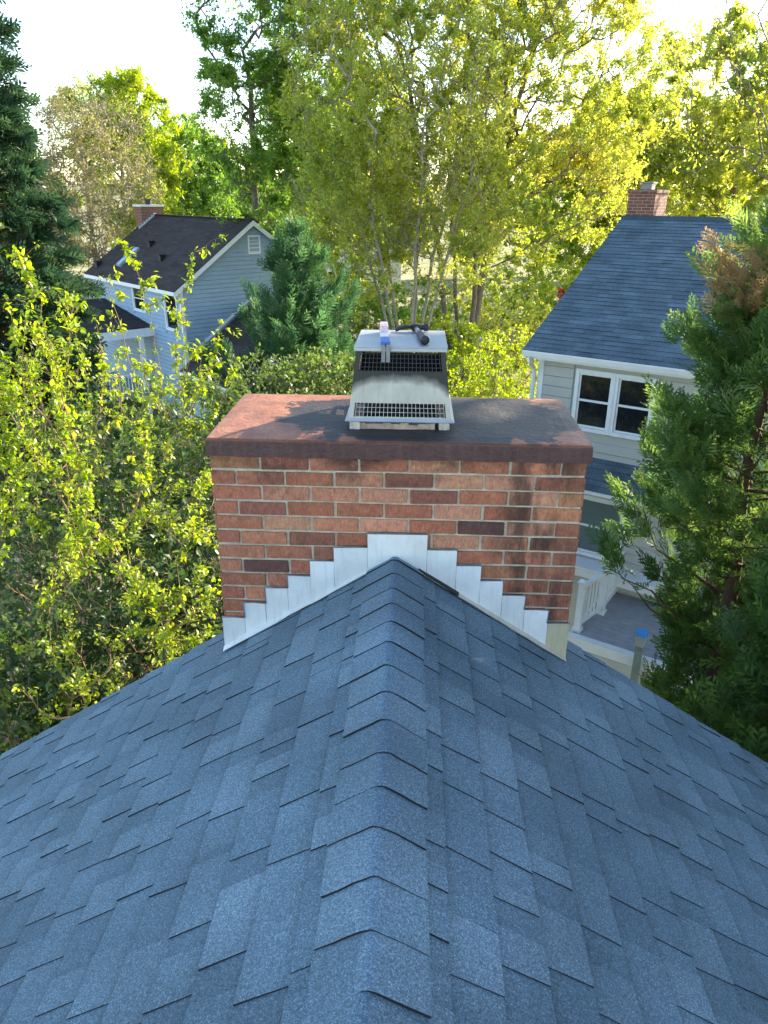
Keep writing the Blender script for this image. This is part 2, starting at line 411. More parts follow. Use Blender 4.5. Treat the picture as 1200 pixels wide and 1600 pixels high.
def tree(name, stems, envs, nnodes, nleaf, lsize, lmat, bmat, seed, label, cat='tree', group=None, r_tip=.008, expo=.46, r_max=.3,
         spread=.35, gap=.28, gs=.9, shell=.55, up=.8, twig=2, leaf='q', flat=.3, tones=(0, 1), tone_clump=.5, mid=.9, minz=None, trunk_name='trunk', crown_name='crown', sides=6, rosette=False, extra_down=.15):
    r = np.random.default_rng(seed)
    stems = [[np.array(q, float) for q in s] for s in stems]
    base = stems[0][0].copy()
    nodes = sample_env(envs, nnodes, r, shell, gap, gs)
    if minz is not None: nodes = nodes[nodes[:, 2] > minz]
    A, par, ns = skeleton(stems, nodes, r, up, mid)
    R, child = radii(A, par, r_tip, expo, r_max)
    m = par >= 0
    idx = np.where(m)[0]
    seg_a, seg_b = A[par[idx]], A[idx]; ra, rb = np.minimum(R[par[idx]], R[idx]*1.35+.002), R[idx]
    big = rb > r_tip*2.2
    V1, F1 = tubes_np(seg_a[big], seg_b[big], ra[big], rb[big], sides)
    V2, F2 = tubes_np(seg_a[~big], seg_b[~big], ra[~big], rb[~big], 3)
    Vs, Fs = [V1, V2], [F1, F2+len(V1)]; off = len(V1)+len(V2)
    thin = np.where((np.arange(len(A)) >= ns) & (R < r_tip*3.2))[0]
    TA = A[thin]; TD = unit(A[thin]-A[par[thin]])
    # fine twigs
    tw_p = [TA]; tw_d = [TD]
    if twig:
        reps = np.repeat(np.arange(len(thin)), twig)
        d = unit(TD[reps]*.7 + r.normal(size=(len(reps), 3))*.75 + np.array([0, 0, .25]))
        L = spread*r.uniform(.6, 1.7, len(reps))
        e = TA[reps] + d*L[:, None]
        V3, F3 = tubes_np(TA[reps], e, np.full(len(reps), r_tip*.75), np.full(len(reps), r_tip*.3), 3)
        Vs.append(V3); Fs.append(F3+off)
        tw_a = TA[reps]; tw_b = e; tw_d = d
    else:
        tw_a = A[par[thin]]; tw_b = TA; tw_d = TD
    root = empty(name, base)
    wood = np_mesh(trunk_name, np.concatenate(Vs)-base, np.concatenate(Fs), smooth=True)
    link(trunk_name, wood, bmat, root)
    # leaves
    nt = len(tw_a)
    wgt = np.clip(.5 + tone_clump*1.2*nz(tw_b, .8, seed), .12, None) * r.exponential(1, nt)
    k = r.choice(nt, size=nleaf, p=wgt/wgt.sum())
    t = r.uniform(.15, 1.05, nleaf)
    if rosette: t = np.where(r.uniform(size=nleaf) < .75, r.uniform(.85, 1.05, nleaf), t)
    P = tw_a[k] + (tw_b[k]-tw_a[k])*t[:, None] + r.normal(size=(nleaf, 3))*spread*(.10 if rosette else .17)
    D = unit(tw_d[k]*.5 + r.normal(size=(nleaf, 3)) + np.array([0, 0, -extra_down]))
    sz = lsize*r.uniform(.6, 1.35, nleaf)
    T, TF = {'q': (LEAF_Q, LEAF_QF), 't': (LEAF_T, LEAF_TF), 'o': (LEAF_O, LEAF_OF3), 'm': (LEAF_M, LEAF_MF)}[leaf]
    V, F = leaves_np(P-base, D, sz, T, TF, r, flat)
    tone = np.clip(.5 + .32*nz(P, .55, seed+3) + r.normal(0, .17, nleaf), 0, 1)
    tone = tones[0] + (tones[1]-tones[0])*tone
    cm = np_mesh(crown_name, V, F, np.repeat(tone, len(TF)))
    link(crown_name, cm, lmat, root)
    tag(root, label, cat, group)
    return root

def spray_template(nside, sub, r, wk=1.0):
    """flat feathery spray along +x, length 1: thin kites"""
    Q = []
    def kite(p, d, L, wd, zz):
        d = d/np.linalg.norm(d); s = np.array([-d[1], d[0], 0])
        Q.append([p, p+d*L*.45+s*wd*wk, p+d*L+np.array([0, 0, zz]), p+d*L*.45-s*wd*wk])
    kite(np.array([0, 0, 0.]), np.array([1, 0, 0.]), 1.0, .022, .0)
    for i in range(nside):
        t = .06 + .9*i/nside; s = 1 if i % 2 else -1
        p = np.array([t, 0, .10*math.sin(t*2.5)*.3]); L = (.50*(1-t)**.8 + .10)*r.uniform(.8, 1.2); a = math.radians(r.uniform(30, 48))*s
        d = np.array([math.cos(a), math.sin(a), r.uniform(-.15, .15)])
        kite(p, d, L, .030, r.uniform(-.06, .03))
        for j in range(sub):
            tt = .25+.55*j/max(1, sub-1) if sub > 1 else .5
            a2 = a + math.radians(r.uniform(28, 45))*(1 if j % 2 else -1)
            kite(p+d*L*tt, np.array([math.cos(a2), math.sin(a2), r.uniform(-.2, .2)]), L*.45*(1.15-tt*.6), .024, 0)
    Q = np.array(Q); return Q.reshape(-1, 3), np.arange(len(Q)*4).reshape(-1, 4)

def conifer(name, base, height, prof, nlimb, nspray, ssize, lmat, bmat, seed, label, cat='tree', group=None, rise=.45, z0=.08, sub=2, nside=12, droop=0.0, trunk_r=.16, tones=(0, 1), brown=None, keep=None, upcurve=.35, sweep=.25, sidew=.30, wk=1.0, extra=()):
    r = np.random.default_rng(seed); base = np.array(base, float)
    root = empty(name, base)
    mb = MB(); tp = [(0.06*math.sin(i*1.3+seed), .06*math.cos(i*1.7), height*i/10*.985) for i in range(11)]
    mb.tube(tp, [trunk_r*(1-.93*i/10) for i in range(11)], 7)
    A = []; B = []; ra = []; rb = []
    SP, SD, SL = [], [], []
    for i in range(nlimb+len(extra)):
        t = z0 + (1-z0)*((i+.5)/nlimb)**.95; z = t*height*.98
        az = i*2.39996 + r.uniform(-.4, .4); L = prof(t, az)*r.uniform(.72, 1.18) if i < nlimb else 0
        if i >= nlimb: t, az, L = extra[i-nlimb]; z = t*height*.98
        if L < .05: continue
        o = np.array([math.cos(az), math.sin(az), 0]); p = np.array([0, 0, z])
        while keep is not None and L > .3 and not keep((base+p+o*(L+.1)+np.array([0, 0, L*(rise+upcurve)]))[None])[0]: L *= .85
        K = 5; prev = p; pts = [p]
        for k in range(1, K+1):
            s = k/K
            q = p + o*L*s + np.array([0, 0, L*(rise*s - droop*s*s*1.4 + upcurve*s*s)]) + r.normal(size=3)*.03*L
            A.append(prev); B.append(q); rr = .035*min(1, L/2)*trunk_r/.16; ra.append(rr*(1.05-(k-1)/K)); rb.append(rr*(1.05-k/K)); prev = q; pts.append(q)
        pts = np.array(pts); n = max(3, int(nspray*L))
        u = r.uniform(.12, 1.0, n)**.75*K; ii = np.minimum(u.astype(int), K-1); fr = u-ii
        P = pts[ii] + (pts[ii+1]-pts[ii])*fr[:, None]; D = unit(pts[ii+1]-pts[ii])
        side = np.cross(D, np.array([0, 0, 1.])); side = unit(side)
        w = r.normal(size=n)*(sidew*L*(1.08-u/K) + .05)
        P = P + side*w[:, None] + np.array([0, 0, 1])*(r.normal(size=n)*sweep*.5*(.12*L+.1))[:, None]
        D = unit(D*1.0 + side*(np.sign(w)*r.uniform(.1, .9, n))[:, None] + r.normal(size=(n, 3))*.35 + np.array([0, 0, sweep]))
        SP.append(P); SD.append(D); SL.append(ssize*r.uniform(.55, 1.25, n))
    # leader
    n = int(nspray*1.2); hz = 1-r.uniform(0, 1, n)**1.6*.14
    P = np.stack([r.normal(size=n)*.04, r.normal(size=n)*.04, hz*height], 1); D = unit(r.normal(size=(n, 3))*.7+np.array([0, 0, 1.1])); SP.append(P); SD.append(D); SL.append(ssize*r.uniform(.4, .9, n))
    A, B, ra, rb = np.array(A), np.array(B), np.array(ra), np.array(rb)
    V, F = tubes_np(A, B, ra, rb, 4)
    me = mb.mesh('trunk', bmat, smooth=True); link('trunk', me, None, root)
    tag(link('limbs', np_mesh('limbs', V, F, smooth=True), bmat, root), kind='stuff')
    SP = np.concatenate(SP); SD = np.concatenate(SD); SL = np.concatenate(SL)
    if keep is not None:
        kk = keep(SP+base); SP, SD, SL = SP[kk], SD[kk], SL[kk]
    bm_ = brown(SP+base, r) if brown is not None else np.zeros(len(SP), bool)
    temps = [spray_template(nside, sub, r, wk) for _ in range(5)]
    def build(nm, sel, mat):
        Vs, Fs, Ts = [], [], []; off = 0
        ids = np.where(sel)[0]
        for q, (T, TF) in enumerate(temps):
            I = ids[q::5]
            if len(I) == 0: continue
            V, F = leaves_np(SP[I], SD[I], SL[I], T, TF, r, .15)
            tn = np.clip(.5 + .3*nz(SP[I]+base, 1.1, seed) + r.normal(0, .16, len(I)), 0, 1); tn = tones[0]+(tones[1]-tones[0])*tn
            tf = np.repeat(tn, len(TF)) + np.tile(np.linspace(-.08, .16, len(TF)), len(I))
            Vs.append(V); Fs.append(F+off); Ts.append(tf); off += len(V)
        if Vs: link(nm, np_mesh(nm, np.concatenate(Vs), np.concatenate(Fs), np.concatenate(Ts)), mat, root)
    build('foliage', ~bm_, lmat)
    if bm_.any(): SL[bm_] *= .72; build('dead_foliage', bm_, MAT['deadfol'])
    tag(root, label, cat, group)
    return root

MAT['deadfol'] = leafmat('browned_fronds', [(0, (.17, .11, .05)), (.5, (.29, .19, .09)), (1, (.40, .28, .13))], .3)
MAT['cypress'] = leafmat('cypress_green', [(0, (.040, .085, .024)), (.5, (.085, .155, .040)), (1, (.21, .30, .075))], .42, .03)
MAT['spruce'] = leafmat('dark_spruce', [(0, (.018, .044, .024)), (.5, (.034, .075, .036)), (1, (.07, .125, .05))], .3, .03)
MAT['juniper'] = leafmat('juniper_green', [(0, (.035, .088, .038)), (.5, (.062, .14, .055)), (1, (.12, .22, .075))], .35, .03)
MAT['leaf_bright'] = leafmat('bright_spring_leaf', [(0, (.12, .19, .014)), (.5, (.25, .34, .02)), (1, (.40, .43, .035))], .55)
MAT['leaf_mid'] = leafmat('mid_green_leaf', [(0, (.065, .14, .022)), (.5, (.13, .24, .032)), (1, (.22, .33, .042))], .58)
MAT['leaf_dark'] = leafmat('dark_glossy_leaf', [(0, (.020, .044, .014)), (.5, (.045, .085, .024)), (1, (.10, .155, .04))], .4, .03)
MAT['leaf_gold'] = leafmat('golden_spring_leaf', [(0, (.19, .26, .04)), (.45, (.34, .39, .055)), (.8, (.45, .45, .08)), (1, (.51, .43, .11))], .66)
MAT['leaf_yg'] = leafmat('yellow_green_leaf', [(0, (.14, .21, .018)), (.5, (.25, .33, .025)), (1, (.38, .42, .04))], .6)
MAT['leaf_brown'] = leafmat('brown_budding_twigs', [(0, (.13, .12, .045)), (.5, (.22, .20, .07)), (1, (.30, .29, .09))], .5)
MAT['leaf_dull'] = leafmat('dull_green_leaf', [(0, (.045, .080, .02)), (.5, (.09, .145, .03)), (1, (.16, .22, .045))], .45)
MAT['leaf_red'] = leafmat('red_leaf', [(0, (.25, .02, .015)), (1, (.5, .05, .03))], .4)

# ------------------------------------------------------------------ ground and street
def ground_mat():
    m, nt, b, n, l = newmat('ground_cover')
    p = geo(nt)
    c = ramp(nt, [(.3, (.10, .12, .035)), (.45, (.24, .24, .08)), (.6, (.38, .33, .20)), (.8, (.46, .39, .28))], noise(nt, .35, 6, p, .6).outputs[0]).outputs[0]
    c = mixc(nt, .6, c, ramp(nt, [(.3, gray(.6)), (.7, gray(1.3))], noise(nt, 9, 4, p).outputs[0]).outputs[0], 'MULTIPLY')
    l.new(c, b.inputs['Base Color']); b.inputs['Roughness'].default_value = .95
    bump(nt, noise(nt, 12, 5, p).outputs[0], .8, .05, b)
    return m
MAT['ground'] = ground_mat()
g = MB(); nx, ny = 41, 41
def gz(x, y): return .25*math.sin(x*.13)*math.sin(y*.11+.6) + max(0, (y-70))*.03 if True else 0
xs = [-400, -250, -160]+list(np.linspace(-110, 110, 35))+[160, 250, 400]; ys = [-200, -120, -60]+list(np.linspace(-30, 130, 35))+[200, 350, 600]
vs = [(x, y, gz(x, y)-.25) for y in ys for x in xs]
fs = [(j*nx+i, j*nx+i+1, (j+1)*nx+i+1, (j+1)*nx+i) for j in range(ny-1) for i in range(nx-1)]
g.add(vs, fs); tag(g.obj('ground', MAT['ground'], smooth=True), kind='structure')
MAT['road'] = plain('worn_asphalt', (.30, .28, .25), .9, .15, 3, bumps=.3, bscale=200)
rd = MB()
rp = [(-70, 66), (-40, 58), (-15, 53), (5, 52), (25, 56), (60, 68)]
for (a, b_) in zip(rp[:-1], rp[1:]):
    n_ = 6
    for k in range(n_):
        t0, t1 = k/n_, (k+1)/n_
        p0 = (a[0]+(b_[0]-a[0])*t0, a[1]+(b_[1]-a[1])*t0); p1 = (a[0]+(b_[0]-a[0])*t1, a[1]+(b_[1]-a[1])*t1)
        rd.add([(p0[0], p0[1]-3.2, .16), (p1[0], p1[1]-3.2, .16), (p1[0], p1[1]+3.2, .16), (p0[0], p0[1]+3.2, .16)], [(0, 1, 2, 3)])
tag(rd.obj('road', MAT['road']), kind='structure')

# ------------------------------------------------------------------ own house: roof, shingles, chimney
SLOPE = .6434; ANG = math.atan(SLOPE); CA, SA = math.cos(ANG), math.sin(ANG)
Y0, DEP, HALF = 2.8177, .7086, .7625
RAKE = 3.03; RZ = RIDGE - .013
house = empty('house', (0, 0, 0))
tag(house, 'nearest house with blue-grey shingled ridge roof and wide red brick chimney', 'house')
def rf(side, v, y, h):          # slope coordinates -> world: v metres down the slope, h above the deck
    return (side*(v*CA + h*SA), y, RZ - v*SA + h*CA)
EAVE_V = 4.6
rb_ = MB()
for side in (-1, 1):
    a = [rf(side, 0, -7, -.05), rf(side, EAVE_V, -7, -.05), rf(side, EAVE_V, RAKE-.012, -.05), rf(side, 0, RAKE-.012, -.05),
         rf(side, 0, -7, -.004), rf(side, EAVE_V, -7, -.004), rf(side, EAVE_V, RAKE-.012, -.004), rf(side, 0, RAKE-.012, -.004)]
    rb_.hexa(a)
roof = rb_.obj('roof', MAT['underlay'], house)

EXPO = .143
def shingle_mesh(side, v0, y0, y1, r):
    """one laminated strip: thin base with raised dragon-tooth tabs"""
    mb = MB(); tone = []; vv = []
    vt, vb = v0-.03, v0+EXPO
    def slab(ya, yb, lo, hi_t, hi_b, tn, vbo=0.0, sk=0.0, cur=0.0):
        b0 = mb.hexa([rf(side, vt, ya+sk, lo), rf(side, vb+vbo, ya, lo), rf(side, vb-vbo, yb, lo), rf(side, vt, yb, lo),
                      rf(side, vt, ya+sk, hi_t), rf(side, vb+vbo, ya, hi_b+cur), rf(side, vb-vbo, yb, hi_b-cur*.5), rf(side, vt, yb, hi_t)], [1, 0, 1, 1, 1, 1])
        tone.extend([tn]*6); vv.extend([0, 1, 1, 0, 0, 1, 1, 0])
    lift = r.uniform(-.0006, .0012)
    slab(y0, y1, -.003, .0005, .0055+lift, r.choice([.05, .2, .35, .5, .6]))
    y = y0
    first = True
    while y < y1-.02:
        wv = r.choice([.06, .08, .10, .13, .17]) if not (first and r.random() < .5) else 0
        first = False
        wt = r.choice([.07, .10, .13, .17, .22])
        a = y+wv; b_ = min(a+wt, y1-.002)
        if b_-a > .03: slab(a, b_, .0006, .0036, .0092+lift, min(1, max(0, r.choice([.35, .5, .62, .78, .92])+r.uniform(-.06, .06))), r.uniform(-.003, .003), r.uniform(-.007, .007), r.choice([0, 0, 0, .001, .0025]))
        y = b_
    me = mb.mesh('shingle', [MAT['shingle'], MAT['asphalt_edge']])
    return me, mb, tone, vv
def finish_sh(mb, tone, vv, name):
    me = bpy.data.meshes.new(name); me.from_pydata(mb.v, [], mb.f)
    me.materials.append(MAT['shingle']); me.materials.append(MAT['asphalt_edge'])
    me.polygons.foreach_set('material_index', mb.m)
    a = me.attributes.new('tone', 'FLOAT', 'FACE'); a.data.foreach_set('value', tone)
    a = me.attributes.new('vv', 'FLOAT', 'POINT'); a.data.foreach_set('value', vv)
    me.update(); return me
R2 = random.Random(21)
for side in (-1, 1):
    kmax = 27
    for k in range(kmax):
        v0 = .055 + k*EXPO
        y = RAKE - .0 + (0 if True else 0)
        # strip ends stagger course by course
        off = (k*.165) % .99
        y1 = RAKE + R2.uniform(-.004, .006)
        y0 = y1 - (.99-off if off < .85 else .99)
        cnt = 0
        while y1 > -1.6 and cnt < 6:
            _, mb, tone, vv = shingle_mesh(side, v0, y0, y1, R2)
            # skip what lies wholly inside the chimney footprint
            if not (v0*CA+.2 < HALF and y0 > Y0+.05):
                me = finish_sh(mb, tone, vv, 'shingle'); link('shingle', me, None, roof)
            y1 = y0; y0 = y1-.99; cnt += 1
# rest of the roof behind the camera and towards the eaves: one part
mb = MB(); tone = []; vv = []
for side in (-1, 1):
    for k in range(32):
        v0 = .055+k*EXPO
        segs = [(-7, -2.3)] if k < 27 else [(-7, RAKE)]
        for (a, b_) in segs:
            yy = a
            while yy < b_:
                wd = R2.uniform(.12, .3); e = min(yy+wd, b_); hi = R2.choice([.005, .0095]); 
                mb.hexa([rf(side, v0-.03, yy, -.003), rf(side, v0+EXPO, yy, -.003), rf(side, v0+EXPO, e, -.003), rf(side, v0-.03, e, -.003),
                         rf(side, v0-.03, yy, hi*.3), rf(side, v0+EXPO, yy, hi), rf(side, v0+EXPO, e, hi), rf(side, v0-.03, e, hi*.3)], [1, 0, 1, 1, 1, 1])
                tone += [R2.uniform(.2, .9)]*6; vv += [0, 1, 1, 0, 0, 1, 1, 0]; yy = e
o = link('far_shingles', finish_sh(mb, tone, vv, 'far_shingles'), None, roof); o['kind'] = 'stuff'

# ridge caps: bent pieces, butt edge towards the camera
def cap_mesh(r):
    mb = MB(); prof = []
    half = .139; K = 6
    us = [-half, -.09, -.05, -.020, -.009, 0, .009, .020, .05, .09, half]
    tone = []; vv = []
    L = .30
    j = [r.uniform(-.002, .002) for _ in us]
    def pt(u, y, h):
        d = abs(u); s = 1 if u >= 0 else -1
        rr = .018                                   # rounded fold
        drop = d*SA if d > rr else (rr*SA*.5 + (d*d)/(2*rr)*SA)
        off = -rr*SA*.5*0
        z = -(max(0, d-rr)*SA + (min(d, rr)**2)/(2*rr)*SA) - .0
        x = s*(d*CA if d > rr else d*(1-(1-CA)*d/rr))
        nx_, nz_ = s*SA*min(1, d/rr), 1-(1-CA)*min(1, d/rr)
        return (x+nx_*h, y, z+nz_*h)
    n = len(us)
    for (y, top, th) in ((0, .0110, .0070), (L, .001, .001)):
        for i, u in enumerate(us): mb.v.append(pt(u, y + (j[i] if y == 0 else 0), top)); vv.append(.95 if y == 0 else .2)
        for i, u in enumerate(us): mb.v.append(pt(u, y + (j[i] if y == 0 else 0), top-th)); vv.append(.95 if y == 0 else .2)
    for i in range(n-1):
        mb.f.append([i, i+1, 2*n+i+1, 2*n+i]); mb.m.append(0)
        mb.f.append([i, n+i, n+i+1, i+1]); mb.m.append(1)
    mb.f.append([0, 2*n, 3*n, n]); mb.m.append(1); mb.f.append([n-1, 2*n-1, 4*n-1, 3*n-1]); mb.m.append(1)
    tn = r.uniform(.45, .95)
    me = bpy.data.meshes.new('ridge_shingle'); me.from_pydata(mb.v, [], mb.f)
    import bmesh
    bm = bmesh.new(); bm.from_mesh(me); bmesh.ops.recalc_face_normals(bm, faces=bm.faces); bm.to_mesh(me); bm.free()
    me.materials.append(MAT['shingle']); me.materials.append(MAT['asphalt_edge'])
    me.polygons.foreach_set('material_index', mb.m); me.polygons.foreach_set('use_smooth', [m == 0 for m in mb.m])
    ef = {}
    for q_, pg in enumerate(mb.f):
        for k_ in range(len(pg)): ef.setdefault(frozenset((pg[k_], pg[(k_+1) % len(pg)])), []).append(mb.m[q_])
    sh = [len(set(ef.get(frozenset(e.vertices), [0]))) > 1 or len(ef.get(frozenset(e.vertices), [0])) == 1 for e in me.edges]
    at_ = me.attributes.new('sharp_edge', 'BOOLEAN', 'EDGE'); at_.data.foreach_set('value', sh)
    a = me.attributes.new('tone', 'FLOAT', 'FACE'); a.data.foreach_set('value', [tn]*len(mb.f))
    a = me.attributes.new('vv', 'FLOAT', 'POINT'); a.data.foreach_set('value', vv)
    return me
lines = [2.76, 2.64, 2.515, 2.40, 2.275, 2.143, 2.006, 1.868, 1.735, 1.598, 1.47, 1.338, 1.195, 1.063, .936]
while lines[-1] > -1.5: lines.append(lines[-1]-.131)
for i, y in enumerate(lines):
    me = cap_mesh(R2)
    if y+.30 > Y0: # trim the last ones where they meet the chimney
        for v in me.vertices: v.co.y = min(v.co.y, Y0-.003-y)
    o = link('ridge_shingle', me, None, roof, loc=(R2.uniform(-.004, .004), y, RZ+.0135), rot=(0, R2.uniform(-.010, .010), R2.uniform(-.016, .016)))
# gable wall, rake boards
gw = MB()
gw.add([(-3.6, 2.72, 0), (3.6, 2.72, 0), (3.6, 2.72, RZ-3.6*SLOPE-.08), (0, 2.72, RZ-.08), (-3.6, 2.72, RZ-3.6*SLOPE-.08),
        (-3.6, -6.6, 0), (3.6, -6.6, 0), (3.6, -6.6, RZ-3.6*SLOPE-.08), (0, -6.6, RZ-.08), (-3.6, -6.6, RZ-3.6*SLOPE-.08)],
       [(0, 1, 2, 3, 4), (9, 8, 7, 6, 5), (0, 5, 6, 1), (1, 6, 7, 2), (0, 4, 9, 5)])
MAT['siding_own'] = plain('own_siding', (.45, .47, .48), .6)
gw.obj('wall', MAT['siding_own'], house)
for side in (-1, 1):
    fb = MB(); fb.hexa([rf(side, HALF/CA+.02, RAKE-.045, -.22), rf(side, EAVE_V, RAKE-.045, -.22), rf(side, EAVE_V, RAKE-.02, -.22), rf(side, HALF/CA+.02, RAKE-.02, -.22),
                        rf(side, HALF/CA+.02, RAKE-.045, -.055), rf(side, EAVE_V, RAKE-.045, -.055), rf(side, EAVE_V, RAKE-.02, -.055), rf(side, HALF/CA+.02, RAKE-.02, -.055)])
    fb.obj('rake_board', MAT['white'], house)
    de = MB(); de.hexa([rf(side, HALF/CA+.01, RAKE-.02, -.05), rf(side, EAVE_V, RAKE-.02, -.05), rf(side, EAVE_V, RAKE+.006, -.05), rf(side, HALF/CA+.01, RAKE+.006, -.05),
                        rf(side, HALF/CA+.01, RAKE-.02, -.0045), rf(side, EAVE_V, RAKE-.02, -.0045), rf(side, EAVE_V, RAKE+.006, -.0045), rf(side, HALF/CA+.01, RAKE+.006, -.0045)])
    de.obj('drip_edge', MAT['white'], house)

# chimney
ZT = RIDGE+1.4086-.9687; CP = .0677; NROW = 14
ch = MB(); i_ = .0065
ch.box(-HALF+i_, HALF-i_, Y0+i_, Y0+DEP-i_, 0, ZT+.004)
chim = ch.obj('chimney', MAT['mortar'], house)
tag(chim, 'wide red brick chimney with stepped white flashing and rusted metal cover')
BC = {'L': (.47, .21, .13, .75), 'P': (.44, .18, .11, .6), 'M': (.40, .15, .088, .45), 'R': (.345, .118, .070, .32), 'D': (.235, .088, .060, .2), 'K': (.115, .055, .048, .08), 'O': (.37, .155, .080, .4), 'B': (.29, .11, .068, .25)}
FR = ["ODMRPRMB", "RMRPDLLB", "RPPLDRLO", "RDRRRLRO", "RLMLRKLB", "RMDRRLMD", "MRDRRRMB", "MKRRRBOB", "RMRRRRRB", "RMRRRRRR", "RRRRRRRR", "RMRRRRRR", "RRRRRRRR", "RRRRRRRR"]
MOD = .2033; MJ = .0098
_bm = {}
def brick_variant(L, D, i):
    key = (round(L, 3), round(D, 3), i)
    if key not in _bm:
        rr = random.Random(hash(key) % 1000); mb = MB(); h = (CP-MJ)/2
        p = [(-L/2, -D/2, -h), (L/2, -D/2, -h), (L/2, D/2, -h), (-L/2, D/2, -h), (-L/2, -D/2, h), (L/2, -D/2, h), (L/2, D/2, h), (-L/2, D/2, h)]
        p = [tuple(c+rr.uniform(-.0019, .0019) for c in q) for q in p]
        mb.hexa(p); _bm[key] = mb.mesh('brick', MAT['brick'], bevel=.0028)
    return _bm[key]
RB = random.Random(5)
def put_brick(x0, x1, ya, yb, row, code, axis='x'):
    zc = ZT - (row+.5)*CP
    L, D = (x1-x0), (yb-ya)
    o = link('brick', brick_variant(L, D, RB.randrange(4)), None, chim, loc=((x0+x1)/2 + RB.uniform(-.0012, .0012), (ya+yb)/2 + RB.uniform(-.0016, .0016), zc+RB.uniform(-.001, .001)), rot=(RB.uniform(-.008, .008), RB.uniform(-.006, .006), RB.uniform(-.006, .006)))
    c = BC[code]; k = RB.uniform(.95, 1.22)
    o.color = (c[0]*k, c[1]*k*RB.uniform(.95, 1.05), c[2]*k, c[3])
BW = .088
for row in range(NROW):
    cuts = [0]+[MOD*(i+1) for i in range(7)]+[7.5*MOD] if row % 2 == 0 else [0]+[MOD*(i+.5) for i in range(8)]
    for face in (0, 1):
        for i in range(8):
            x0 = -HALF + cuts[i] + (MJ/2 if i else 0); x1 = -HALF + min(cuts[i+1], 2*HALF) - (MJ/2 if i < 7 else 0)
            code = FR[row][i] if face == 0 else RB.choice('LMRRMDBP')
            ztop = ZT-row*CP; xn = min(abs(x0), abs(x1)) if x0*x1 > 0 else 0
            if face == 0:
                if ztop < RIDGE - SLOPE*xn - .05 - (0): 
                    continue
                put_brick(x0, x1, Y0, Y0+BW, row, code)
            else: put_brick(x0, x1, Y0+DEP-BW, Y0+DEP, row, code)
    ya, yb = Y0+BW+MJ, Y0+DEP-BW-MJ; Ls = yb-ya
    cc = [0, .2, .4, Ls] if row % 2 else [0, Ls-.4, Ls-.2, Ls]
    for sx in (0, 1):
        for i in range(3):
            y0_ = ya+cc[i]+(MJ/2 if i else 0); y1_ = ya+cc[i+1]-(MJ/2 if i < 2 else 0)
            x0 = -HALF if sx == 0 else HALF-BW
            put_brick(x0, x0+BW, y0_, y1_, row, RB.choice('LMRRMDBPO'))
# rusted cover: folded sheet with turned-down lip
cv = MB(); o_ = .010; zt, zb = 8.315, ZT-.006
px0, px1, py0, py1 = -HALF-o_, HALF+o_, Y0-o_, Y0+DEP+o_
gx, gy = 25, 13; grid = []
for j in range(gy):
    for i in range(gx):
        u, v = i/(gx-1), j/(gy-1)
        x = px0+(px1-px0)*u; y = py0+(py1-py0)*v
        ed = min(u, 1-u, v*.47, (1-v)*.47)
        z = zt + .004*min(1, ed*10) + .0035*math.sin(x*9+y*4)*min(1, ed*6) + .003*math.sin(x*23+1)*math.sin(y*19)*min(1, ed*6)
        if i in (0, gx-1) or j in (0, gy-1): z = zt-.006
        grid.append((x, y, z))
cv.add(grid, [(j*gx+i, j*gx+i+1, (j+1)*gx+i+1, (j+1)*gx+i) for j in range(gy-1) for i in range(gx-1)])
# lip, slightly flared outward and wavy
per = [(i, 0) for i in range(gx)]+[(gx-1, j) for j in range(1, gy)]+[(i, gy-1) for i in range(gx-2, -1, -1)]+[(0, j) for j in range(gy-2, 0, -1)]
tp, bt, bi = [], [], []
for (i, j) in per:
    x, y, z = grid[j*gx+i]; wv = .003*math.sin(i*1.7+j*2.1)
    cx_ = -1 if i == 0 else (1 if i == gx-1 else 0); cy_ = -1 if j == 0 else (1 if j == gy-1 else 0)
    tp.append((x, y, z)); bt.append((x+cx_*(.003+wv*.4), y+cy_*(.003+wv*.4), zb+wv*.8)); bi.append((x-cx_*.003, y-cy_*.003, zb+wv*.8))
n = len(per); cv.add(tp+bt+bi, [(k, (k+1) % n, n+(k+1) % n, n+k) for k in range(n)]+[(n+k, n+(k+1) % n, 2*n+(k+1) % n, 2*n+k) for k in range(n)])
import bmesh
me = cv.mesh('metal_cover', MAT['rust'])
bm = bmesh.new(); bm.from_mesh(me); bmesh.ops.remove_doubles(bm, verts=bm.verts, dist=.0001); bmesh.ops.recalc_face_normals(bm, faces=bm.faces)
bmesh.ops.bevel(bm, geom=[e for e in bm.edges if len(e.link_faces) == 2 and e.calc_face_angle(0) > .8 and min(v.co.z for v in e.verts) > zt-.02], offset=.005, segments=2, affect='EDGES')
bm.to_mesh(me); bm.free()
o = link('metal_cover', me, None, chim); tag(o, 'rusted sheet metal cover, sooty around the flue')
